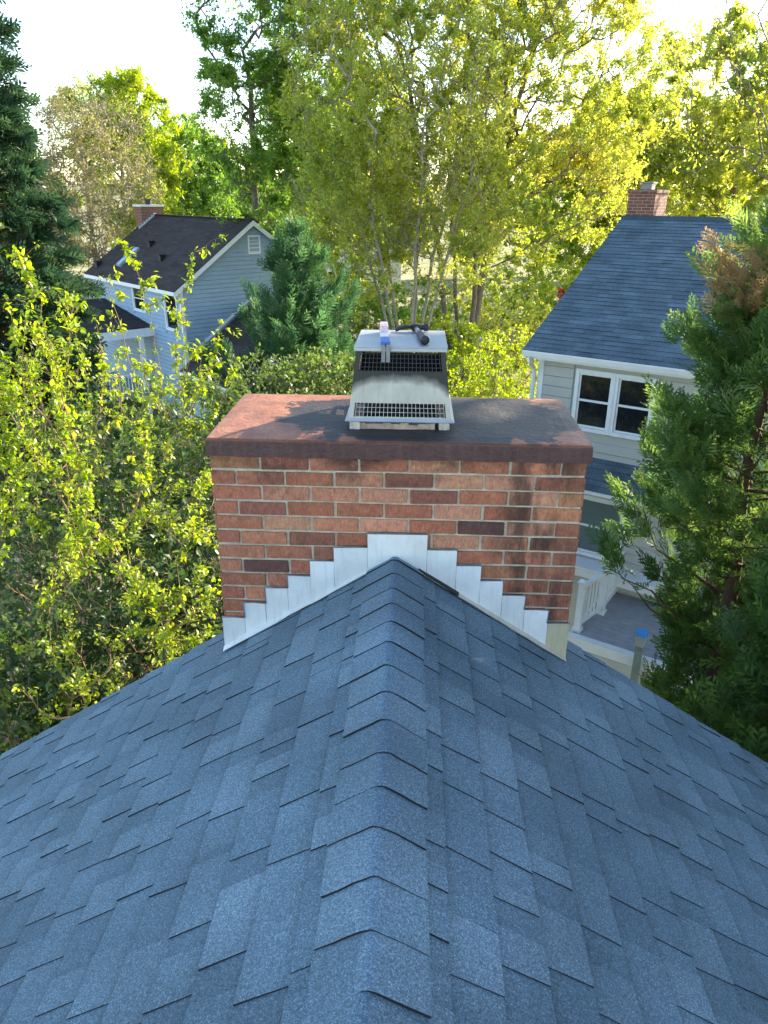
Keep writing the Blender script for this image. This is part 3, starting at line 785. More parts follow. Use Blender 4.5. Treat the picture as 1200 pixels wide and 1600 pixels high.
# stepped flashing
steps = [(-.771, -.669, 7.476), (-.669, -.570, 7.553), (-.570, -.468, 7.633), (-.468, -.366, 7.695), (-.366, -.262, 7.769), (-.262, -.118, 7.838),
         (-.118, .132, 7.906), (.132, .258, 7.837), (.258, .363, 7.766), (.363, .461, 7.695), (.461, .563, 7.626), (.563, .668, 7.558), (.668, .764, 7.494)]
RF = random.Random(3)
for i, (x0, x1, zt_) in enumerate(steps):
    mb = MB(); e = -.0019
    xa, xb = x0-(e if i > 6 else 0), x1+(e if i < 6 else 0)
    lay = .004 + .0022*(6-abs(i-6)) ; yf = Y0-lay-.0005*i; yb_ = yf+.0018; tw_ = RF.uniform(-.02, .03); tz_ = RF.uniform(-.02, .02)
    sk = RF.uniform(-.004, .004)
    pts = [(xa, RIDGE-SLOPE*abs(xa)-.004)]
    if xa < 0 < xb: pts.append((0, RIDGE-.004))
    pts += [(xb, RIDGE-SLOPE*abs(xb)-.004), (xb+sk*.3, zt_+sk*.6), (xa-sk*.2, zt_-sk*.5)]
    mb.prism(pts, lambda u, v: (u, yf-max(0, (zt_-v)*tw_)+(u-xa)*tz_, v), lambda u, v: (u, yb_-max(0, (zt_-v)*tw_)+(u-xa)*tz_, v))
    o = mb.obj('flashing_panel', MAT['flash_y'] if i == 12 else MAT['flash'], chim)
    if i == 12: o['label'] = 'yellow-stained end panel of the flashing'
    # folded hem along the upper edge
# sealant bead along the stepped edge
ou = []
for i, (x0, x1, zt_) in enumerate(steps): ou += [(x0-.001, Y0-.012, zt_+.002), (x1+.001, Y0-.012, zt_+.002)]
sb = MB()
for a, b_ in zip(ou[:-1], ou[1:]):
    m_ = [(a[k]+(b_[k]-a[k])*.5+RF.uniform(-.0012, .0012) for k in range(3))]
    q = [a, tuple((a[k]+b_[k])/2+RF.uniform(-.0015, .0015) for k in range(3)), b_]
    sb.tube(q, [RF.uniform(.0018, .0042), RF.uniform(.0015, .003), RF.uniform(.0018, .0042)], 5)
sb.obj('sealant', MAT['caulk'], chim, smooth=True)
# base flashing lying on the roof
def strip(xa, xb, mat, name, wd=.045, h=.021, jag=0):
    mb = MB(); n = max(2, int(abs(xb-xa)/.06)); s = 1 if xa+xb > 0 else -1
    prev = None
    for k in range(n+1):
        x = xa+(xb-xa)*k/n; z = RIDGE-SLOPE*abs(x)
        f_ = Y0-wd+RF.uniform(-.004, .004)+jag*RF.uniform(-1, 1); hz = h-.013+RF.uniform(-.0012, .0012)
        cur = [(x, Y0-.003, z+hz+.012), (x, f_, z+hz), (x, f_, z+hz-.004), (x, Y0-.003, z+hz-.004)]
        if prev:
            mb.add(prev+cur, [(0, 1, 5, 4), (1, 2, 6, 5), (2, 3, 7, 6)]+([(0, 3, 2, 1)] if k == 1 else [])+([(4, 5, 6, 7)] if k == n else []))
        prev = cur
    return mb.obj(name, mat, chim)
strip(-.775, -.02, MAT['flash'], 'base_flashing', .030)
strip(.015, .105, MAT['flash'], 'base_flashing', .024)
o = strip(.10, .275, MAT['black'], 'membrane_strip', .034, .0235); tag(o, 'torn black membrane strip showing beside the ridge')
MAT['flash_w'] = flash_mat('warm_flashing', (.62, .56, .47), (.38, .28, .18))
strip(.27, .765, MAT['flash_w'], 'base_flashing', .036)

# ------------------------------------------------------------------ flue cap on the chimney
zc = 8.3185
cap = empty('flue_cap', (0.005, 3.152, zc))
tag(cap, 'grey metal flue cap with soot-blackened wire mesh standing on the brick chimney', 'chimney cap')
def ring(h):       # half width x, y at height h (0.05..0.32)
    t = (h-.045)/.29; return .210-.034*t, .214-.034*t
def wall_panel(h0, h1, name, mat, inset=0, thick=.003):
    a, b_ = ring(h0), ring(h1); mb = MB()
    for s in range(4):
        c_, s_ = [(1, 0), (0, 1), (-1, 0), (0, -1)][s]
        def P(u, h, d):
            hx, hy = ring(h); hx -= inset+d; hy -= inset+d
            if s % 2 == 0: return (u*hx, -hy if s == 0 else hy, h)
            return (hx if s == 1 else -hx, u*hy, h)
        mb.hexa([P(-1, h0, 0), P(1, h0, 0), P(1, h0, thick), P(-1, h0, thick), P(-1, h1, 0), P(1, h1, 0), P(1, h1, thick), P(-1, h1, thick)])
    return mb.obj(name, mat, cap)
wall_panel(.110, .236, 'skirt', MAT['cap'])
wall_panel(.040, .053, 'bottom_rail', MAT['cap'])
wall_panel(.105, .240, 'inner_skirt', MAT['dark'], .0042)
for sx in (-1, 1):
    for sy in (-1, 1):
        cp = MB(); q = []
        for h in (.04, .325):
            hx, hy = ring(h); q.append((hx, hy, h))
        w_ = .020; t_ = .004; (a, b_, h0), (c_, d_, h1) = q
        pl = lambda A, B: [(sx*A, sy*B), (sx*(A-w_), sy*B), (sx*(A-w_), sy*(B-t_)), (sx*(A-t_), sy*(B-t_)), (sx*(A-t_), sy*(B-w_)), (sx*A, sy*(B-w_))]
        lo = [(x, y, h0) for x, y in pl(a+.001, b_+.001)]; hi = [(x, y, h1) for x, y in pl(c_+.001, d_+.001)]
        cp.add(lo+hi, [(0, 1, 2, 3), (0, 3, 4, 5), (6, 9, 8, 7), (6, 11, 10, 9)]+[(i, (i+1) % 6, 6+(i+1) % 6, 6+i) for i in range(6)])
        cp.obj('corner_post', MAT['cap'], cap)
fl = MB()   # flared base flange
hx = .211
for s in range(4):
    def P(u, o2, h):
        if s % 2 == 0: return (u*(hx+o2), (-(hx+o2) if s == 0 else hx+o2), h)
        return ((hx+o2 if s == 1 else -(hx+o2)), u*(hx+o2), h)
    fl.add([P(-1, .0, .052), P(1, .0, .052), P(1, .014, .038), P(-1, .014, .038), P(-1, -.002, .049), P(1, -.002, .049), P(1, .012, .035), P(-1, .012, .035)],
           [(0, 1, 2, 3), (7, 6, 5, 4), (3, 2, 6, 7)])
fl.obj('flange', MAT['lid'], cap)
def mesh_side(h0, h1, pitch, r_, name, mat, margin):
    mb = MB()
    for s in range(4):
        def P(u, h, d=.004):
            hx, hy = ring(h); hx -= d; hy -= d
            if s % 2 == 0: return (u*hx, -hy if s == 0 else hy, h)
            return (hx if s == 1 else -hx, u*hy, h)
        n = int(2*(ring(h0)[0]-margin)/pitch); mu = 1-margin/ring(h0)[0]
        for i in range(n+1):
            u = -mu+2*mu*i/n; mb.tube([P(u, h0-.004), P(u, h1+.004)], r_, 4, cap=False)
        m = max(2, int((h1-h0)/pitch+.5))
        for j in range(m+1):
            h = h0+(h1-h0)*j/m; mb.tube([P(-mu, h), P(mu, h)], r_, 4, cap=False)
    return mb.obj(name, mat, cap)
mesh_side(.053, .110, .0165, .0010, 'lower_mesh', MAT['wire'], .022)
mesh_side(.236, .322, .0165, .0013, 'upper_mesh', MAT['soot_wire'], .006)
ld = MB(); n_ = 7
a = .186; b1 = .200
ld.box(-a, a, -b1, b1, .333, .338); ld.box(-a, a, -b1, -b1+.003, .319, .3325); ld.box(-a, a, b1-.003, b1, .319, .3325)
ld.box(-a, -a+.003, -b1+.0035, b1-.0035, .319, .3325); ld.box(a-.003, a, -b1+.0035, b1-.0035, .319, .3325)
ld.obj('lid', MAT['lid'], cap, bevel=.0012)
ft = MB()
for sx in (-1, 1):
    for sy in (-1, 1):
        ft2 = MB(); x = sx*.185; y = sy*.188
        ft2.box(x-.022, x+.022, y-.022, y+.022, -.004, .037); ft2.obj('foot', MAT['foot'], cap, bevel=.006, seg=2)
fr = MB()    # crumbling clay flue rim under the cap
for k in range(4):
    rr = random.Random(k)
    for j in range(9):
        u = -.16+.036*j; hgt = .020+rr.uniform(-.006, .007)
        c = (u, -.178) if k == 0 else ((u, .178) if k == 1 else ((-.178, u) if k == 2 else (.178, u)))
        fr.box(c[0]-.0185, c[0]+.0185, c[1]-.0185-rr.uniform(0, .006), c[1]+.0185, -.004, hgt)
fr.obj('flue_rim', MAT['flue'], cap)
fi = MB(); fi.box(-.150, .150, -.150, .150, -.003, .05); fi.box(-.120, .120, -.120, .120, .0505, .075)
fi.obj('flue_liner', MAT['dark'], cap)

# ------------------------------------------------------------------ tools on the lid
zl = zc+.338
hm = empty('claw_hammer', (.062, 3.315, zl), math.radians(-83)); tag(hm, 'claw hammer with black head and black-tipped steel handle lying on the flue cap lid', 'hammer')
mb = MB(); mb.tube([(.0, 0, .017), (.06, 0, .016), (.14, 0, .0155)], [.0085, .0095, .010], 10); mb.obj('handle', MAT['steel'], hm, smooth=True)
mb = MB(); mb.tube([(.135, 0, .0155), (.15, 0, .0165), (.21, 0, .016), (.27, 0, .0175), (.315, 0, .0195), (.325, 0, .019), (.328, 0, .018)], [.011, .0150, .0140, .0160, .0190, .0175, .010], 12); mb.obj('grip', MAT['blackrub'], hm, smooth=True)
mb = MB(); mb.tube([(0, .012, .019), (0, .026, .019), (0, .034, .019), (0, .037, .019), (0, .056, .019), (0, .058, .019)], [.0125, .0105, .0105, .0165, .0165, .0135], 12)
mb.box(-.014, .014, -.016, .0135, .004, .034); mb.obj('head', MAT['blackrub'], hm)
for s_ in (-1, 1):
    mb = MB(); pts = [(s_*.007, -.013, .021), (s_*.008, -.038, .023), (s_*.012, -.060, .019), (s_*.0145, -.078, .012), (s_*.0155, -.090, .006)]
    mb.tube(pts, [.0085, .0075, .0065, .0055, .0035], 6); mb.obj('claw', MAT['blackrub'], hm, smooth=True)

pt_ = empty('pry_tool', (-.055, 2.952, zl), math.radians(94)); tag(pt_, 'blue and white flat tool with grey forked end hanging over the lid edge', 'hand tool')
mb = MB(); mb.box(.004, .120, -.0185, .0185, .002, .020); mb.obj('handle', MAT['blue'], pt_, bevel=.004, seg=2)
mb = MB(); mb.box(.121, .21, -.0165, .0165, .002, .022); mb.obj('band', MAT['white'], pt_, bevel=.003)
mb = MB(); mb.box(.211, .34, -.0170, .0170, .002, .046); mb.obj('label', MAT['pink'], pt_, bevel=.003)
MAT['prong'] = plain('dull_grey_steel', (.20, .20, .21), .5, .2, 50, metal=.2)
for s in (-1, 1):
    mb = MB(); yy = s*.0095
    mb.hexa([(.02, yy-.0075, .004), (.02, yy+.0075, .004), (-.008, yy+.0075, .003), (-.008, yy-.0075, .003), (.02, yy-.0075, .012), (.02, yy+.0075, .012), (-.012, yy+.0075, .010), (-.012, yy-.0075, .010)])
    mb.hexa([(-.008, yy-.0075, .003), (-.008, yy+.0075, .003), (-.014, yy+.0075, -.058), (-.014, yy-.0075, -.058), (-.0125, yy-.0075, .0095), (-.0125, yy+.0075, .0095), (-.019, yy+.0075, -.058), (-.019, yy-.0075, -.058)])
    mb.obj('prong', MAT['prong'], pt_)

# ------------------------------------------------------------------ neighbouring houses
MAT['roof_b'] = shingle_mat('neighbour_blue_shingle', (.068, .104, .132), (.086, .128, .158), (.110, .158, .190), 120)
MAT['roof_k'] = shingle_mat('dark_brown_shingle', (.030, .023, .022), (.042, .032, .030), (.056, .044, .041), 120)
MAT['siding_c'] = plain('pale_grey_siding', (.46, .455, .42), .6, .06, 2)
MAT['siding_b'] = plain('blue_siding', (.27, .38, .51), .55, .06, 2)
def glass_mat():
    m, nt, b, n, l = newmat('window_glass'); b.inputs['Base Color'].default_value = (.012, .015, .018, 1); b.inputs['Roughness'].default_value = .04
    b.inputs['Specular IOR Level'].default_value = .6; return m
MAT['glass'] = glass_mat()
MAT['shade'] = plain('window_blind', (.12, .16, .16), .25, .1, 3)
MAT['brick_far'] = None
def brick_far():
    m, nt, b, n, l = newmat('far_brick')
    tc = N(nt, 'ShaderNodeTexCoord'); p = tc.outputs['Object']; sx = N(nt, 'ShaderNodeSeparateXYZ'); l.new(p, sx.inputs[0])
    cb = N(nt, 'ShaderNodeCombineXYZ'); l.new(math_(nt, 'ADD', sx.outputs[0], sx.outputs[1]), cb.inputs[0]); l.new(sx.outputs[2], cb.inputs[1])
    bt = N(nt, 'ShaderNodeTexBrick', i_Scale=1.0); l.new(cb.outputs[0], bt.inputs['Vector'])
    bt.inputs['Color1'].default_value = (.24, .085, .05, 1); bt.inputs['Color2'].default_value = (.15, .055, .038, 1); bt.inputs['Mortar'].default_value = (.34, .29, .24, 1)
    bt.inputs['Mortar Size'].default_value = .006; bt.inputs['Brick Width'].default_value = .203; bt.inputs['Row Height'].default_value = .0677
    l.new(bt.outputs[0], b.inputs['Base Color']); b.inputs['Roughness'].default_value = .9
    bump(nt, math_(nt, 'SUBTRACT', 1.0, bt.outputs['Fac']), .6, .006, b); return m
MAT['brick_far'] = brick_far()

def roof_courses(P00, P10, P01, expo, mats, parent, name, seed, tabs=.32):
    """stepped shingle courses on a plane: P00 eave start, P10 eave end, P01 ridge start"""
    P00, P10, P01 = (np.array(q, float) for q in (P00, P10, P01)); e = P10-P00; L = np.linalg.norm(e); e /= L
    up_ = P01-P00; Hh = np.linalg.norm(up_); up_ /= Hh; nn = np.cross(e, up_); 
    if nn[2] < 0: nn = -nn
    r = random.Random(seed); mb = MB(); tone = []; vv = []
    n = int(Hh/expo+.5); ex_ = Hh/n
    for k in range(n):
        a0, a1 = k*ex_, (k+1)*ex_+.02; x = 0.0
        if k == n-1: a1 = Hh
        while x < L:
            wd = min(r.uniform(.5, 1.5)*tabs, L-x); hh = r.choice([.006, .008, .011]); g_ = lambda s_, t_, h_: tuple(P00+e*s_+up_*t_+nn*h_)
            mb.add([g_(x, a0, 0), g_(x+wd, a0, 0), g_(x, a0, hh), g_(x+wd, a0, hh), g_(x, a1, .002), g_(x+wd, a1, .002)],
                   [(0, 1, 3, 2), (2, 3, 5, 4), (0, 2, 4), (1, 5, 3)], [1, 0, 1, 1]); tone += [min(1, max(0, r.gauss(.5, .24)))]*4; vv += [1, 1, 1, 1, .1, .1]; x += wd
    me = bpy.data.meshes.new(name); me.from_pydata(mb.v, [], mb.f)
    import bmesh
    bm = bmesh.new(); bm.from_mesh(me); bm.to_mesh(me); bm.free()
    for m_ in mats: me.materials.append(m_)
    me.polygons.foreach_set('material_index', mb.m)
    a = me.attributes.new('tone', 'FLOAT', 'FACE'); a.data.foreach_set('value', tone)
    a = me.attributes.new('vv', 'FLOAT', 'POINT'); a.data.foreach_set('value', vv)
    o = link(name, me, None, parent); o['kind'] = 'stuff'; return o

def window(parent, axis, c, u0, u1, z0, z1, double=True, glass='glass', trim=.07, out=-1, lower=None):
    """window on a wall; axis 'y': wall plane y=c, u along x; axis 'x': plane x=c, u along y. out = outward sign"""
    def B(mb, ua, ub, za, zb, d0, d1):
        d0, d1 = c+out*d0, c+out*d1
        if axis == 'y': mb.box(ua, ub, min(d0, d1), max(d0, d1), za, zb)
        else: mb.box(min(d0, d1), max(d0, d1), ua, ub, za, zb)
    f = MB()
    B(f, u0-trim, u0, z0-trim, z1+trim, 0, .06); B(f, u1, u1+trim, z0-trim, z1+trim, 0, .06); B(f, u0, u1, z1, z1+trim, 0, .06); B(f, u0, u1, z0-trim, z0, 0, .072)
    win = f.obj('window', MAT['white'], parent)
    m = (z0+z1)/2; s = .035
    for (za, zb, d) in ((m-.02, z1-.002, .030), (z0+.002, m+.02, .018)):
        q = MB(); B(q, u0+.002, u0+s, za, zb, 0, d); B(q, u1-s, u1-.002, za, zb, 0, d); B(q, u0+s, u1-s, zb-s, zb, 0, d); B(q, u0+s, u1-s, za, za+s, 0, d)
        q.obj('sash', MAT['white'], win)
        q = MB(); B(q, u0+s-.002, u1-s+.002, za+s-.002, zb-s+.002, 0, d*.4); q.obj('pane', MAT[glass], win)
    return win

def siding(parent, axis, c, u0, u1, z0, z1, expo, mat, out=-1, top=None, each=True, name='siding_board', skip=None, gap=.013):
    """lapped boards; top(u) clips boards under a gable; each: one object per board"""
    n = int((z1-z0)/expo+.999); mb = MB()
    for k in range(n):
        za, zb = z0+k*expo, min(z0+(k+1)*expo-gap, z1)
        spans = [(u0, u1, u0, u1)]
        if top:
            ta = top(za); tb = top(zb)
            if ta is None: break
            if tb is None: tb = ((ta[0]+ta[1])/2-.001, (ta[0]+ta[1])/2+.001)
            spans = [(ta[0], ta[1], tb[0], tb[1])]
        if skip:
            ns_ = []
            for (a, b_, c2, d2) in spans:
                cuts = [(su0, su1) for (su0, su1, sz0, sz1) in skip if za < sz1 and zb > sz0 and su1 > a and su0 < b_]
                x = a
                for (s0, s1) in sorted(cuts):
                    if s0 > x+.01: ns_.append((x, s0, x if x > a else c2, s0))
                    x = s1
                if x < b_-.01: ns_.append((x, b_, x if x > a else c2, d2))
            spans = ns_
        for (a, b_, c2, d2) in spans:
            def P(u, d, z):
                d = c+out*d; return (u, d, z) if axis == 'y' else (d, u, z)
            m2 = mb if not each else MB()
            m2.hexa([P(a, .040, za), P(b_, .040, za), P(b_, 0, za), P(a, 0, za), P(c2, .030, zb), P(d2, .030, zb), P(d2, 0, zb), P(c2, 0, zb)])
            if each: m2.obj(name, mat, parent)
    if not each:
        o = mb.obj(name+'s', mat, parent); o['kind'] = 'stuff'

# ---- right-hand house
RH = empty('neighbour_house', (2.12, 14.0, 0), math.radians(-31.57)); RROT = math.radians(-31.57)
tag(RH, 'pale grey sided house with blue-grey roof and twin windows on the right', 'house')
LEN = 11.5; EZ = 6.56; PR = .446; RUN = 4.95
ww = MB(); ww.add([(.2, .35, 0), (LEN, .35, 0), (LEN, 9.5, 0), (.2, 9.5, 0), (.2, .35, EZ), (LEN, .35, EZ), (LEN, 9.5, EZ), (.2, 9.5, EZ), (.2, 4.95, EZ+PR*RUN-.15), (LEN, 4.95, EZ+PR*RUN-.15)],
       [(0, 1, 5, 4), (2, 3, 7, 6), (0, 4, 8, 7, 3), (1, 2, 6, 9, 5), (4, 5, 9, 8), (7, 8, 9, 6)])
wall_r = ww.obj('wall', MAT['siding_c'], RH)
sk = [(.86, 2.45, 5.1, 6.44), (1.0, 2.2, 2.55, 3.9)]
siding(wall_r, 'y', .35, .27, 5.5, .2, 6.42, .19, MAT['siding_c'], skip=sk)
mb = MB(); mb.box(.16, .27, .300, .3495, 0, 6.42); mb.obj('corner_board', MAT['white'], RH)
window(RH, 'y', .35, .98, 1.60, 5.20, 6.22); window(RH, 'y', .35, 1.72, 2.34, 5.20, 6.22)
window(RH, 'y', .35, 1.05, 2.12, 2.66, 3.80, glass='shade')
mb = MB(); mb.box(0, LEN, .04, .3495, 6.425, 6.455); mb.obj('soffit', MAT['white'], RH)
mb = MB(); mb.box(0, LEN, .015, .04, 6.42, 6.585); mb.obj('fascia', MAT['white'], RH)
gt = MB(); gt.prism([(-.105, 6.585), (-.105, 6.565), (-.075, 6.475), (.012, 6.475), (.012, 6.49), (-.065, 6.49), (-.09, 6.57), (-.09, 6.585)], lambda u, v: (-.03, u, v), lambda u, v: (LEN, u, v)); gt.obj('gutter', MAT['white'], RH)
mb = MB(); mb.tube([(.10, -.04, 6.48), (.10, -.03, 6.38), (.10, .20, 6.22), (.10, .24, 6.1), (.10, .24, .2)], .04, 6); mb.obj('downspout', MAT['white'], RH)
rk = MB(); rk.hexa([(-.02, -.02, EZ-.14), (.03, -.02, EZ-.14), (.03, RUN, EZ+PR*RUN-.14), (-.02, RUN, EZ+PR*RUN-.14), (-.02, -.02, EZ+.012), (.03, -.02, EZ+.012), (.03, RUN, EZ+PR*RUN+.012), (-.02, RUN, EZ+PR*RUN+.012)]); rk.obj('rake_board', MAT['white'], RH)
rr_ = MB(); rr_.hexa([(-.03, -.06, EZ-.01), (LEN, -.06, EZ-.01), (LEN, RUN, EZ+PR*RUN), (-.03, RUN, EZ+PR*RUN), (-.03, -.06, EZ+.02), (LEN, -.06, EZ+.02), (LEN, RUN, EZ+PR*RUN+.03), (-.03, RUN, EZ+PR*RUN+.03)])
rr_.hexa([(-.03, RUN, EZ+PR*RUN), (LEN, RUN, EZ+PR*RUN), (LEN, 9.95, EZ), (-.03, 9.95, EZ), (-.03, RUN, EZ+PR*RUN+.03), (LEN, RUN, EZ+PR*RUN+.03), (LEN, 9.95, EZ+.03), (-.03, 9.95, EZ+.03)])
roof_r = rr_.obj('roof', MAT['underlay'], RH)
roof_courses((-.04, -.07, EZ+.022), (LEN, -.07, EZ+.022), (-.04, RUN, EZ+PR*RUN+.032), .143, [MAT['roof_b'], MAT['asphalt_edge']], roof_r, 'shingle_courses', 11)
mb = MB(); mb.prism([(-.14, -.055), (0, .025), (.14, -.055), (.14, -.075), (0, .0), (-.14, -.075)], lambda u, v: (-.04, RUN+u, EZ+PR*RUN+.045+v), lambda u, v: (LEN, RUN+u, EZ+PR*RUN+.045+v)); mb.obj('ridge_cap', MAT['roof_b'], roof_r)
mb = MB(); mb.box(.0, .60, RUN+.1, RUN+1.1, 4, 9.30); mb.box(-.03, .63, RUN+.07, RUN+1.13, 9.3005, 9.37); chr_ = mb.obj('chimney', MAT['brick_far'], RH)
mb = MB(); mb.box(.17, .41, RUN+.38, RUN+.66, 9.375, 9.50); mb.box(.13, .45, RUN+.34, RUN+.70, 9.505, 9.53); mb.obj('flue_hood', MAT['prong'], chr_)
# pent roof between the storeys
roof_courses((1.18, -.30, 4.20), (5.6, -.30, 4.20), (1.18, .345, 4.66), .143, [MAT['roof_b'], MAT['asphalt_edge']], roof_r, 'pent_shingles', 12)
mb = MB(); mb.hexa([(1.18, -.28, 4.12), (5.6, -.28, 4.12), (5.6, .345, 4.12), (1.18, .345, 4.12), (1.18, -.28, 4.19), (5.6, -.28, 4.19), (5.6, .33, 4.62), (1.18, .33, 4.62)]); mb.obj('pent_roof', MAT['white'], RH)
mb = MB(); mb.box(1.0, 3.4, -.12, .345, 2.32, 2.50); mb.box(.96, 3.45, -.17, .345, 2.505, 2.55); mb.obj('window_bench', MAT['white'], RH)

# ---- deck in front of it
DK = empty('deck', (2.12, 14.0, 0), RROT); tag(DK, 'raised grey timber deck with white railings beside the pale grey house', 'deck')
MAT['deckb'] = plain('grey_deck_board', (.33, .33, .36), .75, .15, 5)
DX0, DX1, DY0, DY1, DZ = 2.05, 6.8, -1.70, .25, 2.0
nb = 14; bw = (DY1-DY0)/nb
for k in range(nb):
    mb = MB(); mb.box(DX0, DX1, DY0+k*bw+.003, DY0+(k+1)*bw-.003, DZ-.03, DZ); mb.obj('deck_board', MAT['deckb'], DK)
mb = MB(); mb.box(DX0-.3, DX1, DY0-.16, DY0-.005, DZ-.16, DZ+.03); mb.obj('rim_board', MAT['white'], DK)
mb = MB(); mb.box(DX0-.045, DX0-.005, DY0, DY1, DZ-.25, DZ-.002); mb.obj('rim_board', MAT['white'], DK)
def rail_post(x, y, h, mat=None, wd=.055):
    mb = MB(); mb.box(x-wd, x+wd, y-wd, y+wd, DZ-.25 if mat is None else 0, DZ+h); p_ = mb.obj('post', mat or MAT['white'], DK)
    mb = MB(); mb.box(x-wd-.02, x+wd+.02, y-wd-.02, y+wd+.02, DZ+h+.001, DZ+h+.03); mb.hexa([(x-wd, y-wd, DZ+h+.031), (x+wd, y-wd, DZ+h+.031), (x+wd, y+wd, DZ+h+.031), (x-wd, y+wd, DZ+h+.031), (x-.01, y-.01, DZ+h+.07), (x+.01, y-.01, DZ+h+.07), (x+.01, y+.01, DZ+h+.07), (x-.01, y+.01, DZ+h+.07)])
    mb.obj('post_cap', MAT['white'], p_)
    mb = MB(); mb.box(x-wd-.025, x+wd+.025, y-wd-.025, y+wd+.025, DZ+.001, DZ+.07) if mat is None else None
    if mat is None: mb.obj('post_skirt', MAT['white'], p_)
    return p_
for (x, y) in ((DX0+.2, -.70), (DX0+.05, -1.55)): rail_post(x, y, .98)
def rail_run(x0, y0, x1, y1, bal=True):
    L = math.hypot(x1-x0, y1-y0); ex, ey = (x1-x0)/L, (y1-y0)/L
    for (z0, z1, wd) in ((.86, .92, .035), (.10, .15, .025)):
        mb = MB(); q = []
        for z in (z0, z1):
            for (s, t) in ((0, -1), (1, -1), (1, 1), (0, 1)): q.append((x0+ex*L*s-ey*wd*t, y0+ey*L*s+ex*wd*t, DZ+z))
        mb.hexa(q); mb.obj('rail', MAT['white'], DK)
    if bal:
        n = int(L/.115)
        for k in range(1, n):
            x, y = x0+ex*L*k/n, y0+ey*L*k/n; mb = MB(); mb.box(x-.016, x+.016, y-.016, y+.016, DZ+.151, DZ+.859); mb.obj('baluster', MAT['white'], DK)
rail_run(DX0+.06, -1.49, DX0+.19, -.76); rail_run(DX0+.2, -.64, DX0+.2, .24)
PO = empty('gate_post', (2.12, 14.0, 0), RROT); tag(PO, 'weathered grey-green post with bright blue cap at the deck railing', 'post')
MAT['postgrey'] = plain('weathered_post', (.20, .24, .22), .8, .2, 8)
MAT['bluecap'] = plain('bright_blue_cap', (.05, .30, .72), .35, .1, 8)
px_, py_ = 3.30, DY0-.26
mb = MB(); mb.box(px_-.055, px_+.055, py_-.055, py_+.055, 0, 2.52); mb.obj('shaft', MAT['postgrey'], PO)
mb = MB(); mb.hexa([(px_-.065, py_-.065, 2.36), (px_+.065, py_-.065, 2.36), (px_+.065, py_+.065, 2.36), (px_-.065, py_+.065, 2.36), (px_-.085, py_-.085, 2.56), (px_+.085, py_-.085, 2.56), (px_+.085, py_+.085, 2.56), (px_-.085, py_+.085, 2.56)]); mb.obj('collar', MAT['lid'], PO)
mb = MB(); mb.hexa([(px_-.09, py_-.09, 2.561), (px_+.09, py_-.09, 2.561), (px_+.09, py_+.09, 2.561), (px_-.09, py_+.09, 2.561), (px_-.08, py_-.08, 2.63), (px_+.08, py_-.08, 2.63), (px_+.08, py_+.08, 2.63), (px_-.08, py_+.08, 2.63)]); mb.obj('cap', MAT['bluecap'], PO)

# ---- left-hand blue house
LH = empty('blue_house', (-9.53, 30.0, 0), math.radians(-46.46)); tag(LH, 'blue sided house with dark brown roof and white gable trim behind the bushes', 'house')
PL = .6864; LEN = 9.3; W2 = 7.5; EZ = 5.65; RUN = 3.755
rz_ = EZ+PL*RUN
ww = MB(); ww.add([(-LEN, .3, 0), (-.2, .3, 0), (-.2, 7.2, 0), (-LEN, 7.2, 0), (-LEN, .3, EZ), (-.2, .3, EZ), (-.2, 7.2, EZ), (-LEN, 7.2, EZ), (-LEN, RUN, rz_-.16), (-.2, RUN, rz_-.16)],
       [(0, 1, 5, 4), (2, 3, 7, 6), (0, 4, 8, 7, 3), (1, 2, 6, 9, 5), (4, 5, 9, 8), (7, 8, 9, 6)])
wall_l = ww.obj('wall', MAT['siding_b'], LH)
siding(wall_l, 'y', .3, -LEN, -.28, .2, EZ-.02, .17, MAT['siding_b'], each=False, gap=.02, name='front_siding_board', skip=[(-4.85, -3.55, 4.35, 5.55), (-1.75, -.45, 3.9, 5.5)])
def gtop(z):
    if z < EZ-.05: return (.38, 7.12)
    y = (z-(EZ-.12))/PL
    return (y+.06, W2-y-.06) if y < RUN-.1 else None
siding(wall_l, 'x', -.2, .38, 7.12, .2, rz_-.25, .17, MAT['siding_b'], out=1, gap=.02, top=gtop, each=False, name='gable_siding_board')
for (a, b_) in (((-.28, -.15, .25, .2995), 0), ((-.1995, -.15, .3005, .38), 0)):
    mb = MB(); mb.box(a[0], a[1], a[2], a[3], 0, EZ-.05); mb.obj('corner_board', MAT['white'], LH)
window(LH, 'y', .3, -4.75, -3.65, 4.45, 5.45); window(LH, 'y', .3, -1.62, -.58, 4.0, 5.4)
vb = MB(); vb.box(-.199, -.16, 3.56, 4.16, 6.90, 6.96); vb.box(-.199, -.16, 3.56, 4.16, 7.58, 7.64); vb.box(-.199, -.16, 3.56, 3.62, 6.9605, 7.5795); vb.box(-.199, -.16, 4.10, 4.16, 6.9605, 7.5795); vent = vb.obj('gable_vent', MAT['white'], LH)
for k in range(8):
    z = 6.97+k*.077; mb = MB(); mb.hexa([(-.165, 3.62, z), (-.165, 4.10, z), (-.19, 4.10, z+.045), (-.19, 3.62, z+.045), (-.165, 3.62, z+.012), (-.165, 4.10, z+.012), (-.19, 4.10, z+.057), (-.19, 3.62, z+.057)]); mb.obj('slat', MAT['white'], vent)
rr_ = MB()
for (ya, yb, za, zb) in ((-.05, RUN, EZ-.03, rz_), (W2+.05, RUN, EZ-.03, rz_)):
    rr_.hexa([(-LEN-.2, ya, za-.02), (.02, ya, za-.02), (.02, yb, zb-.02), (-LEN-.2, yb, zb-.02), (-LEN-.2, ya, za+.02), (.02, ya, za+.02), (.02, yb, zb+.02), (-LEN-.2, yb, zb+.02)])
roof_l = rr_.obj('roof', MAT['underlay'], LH)
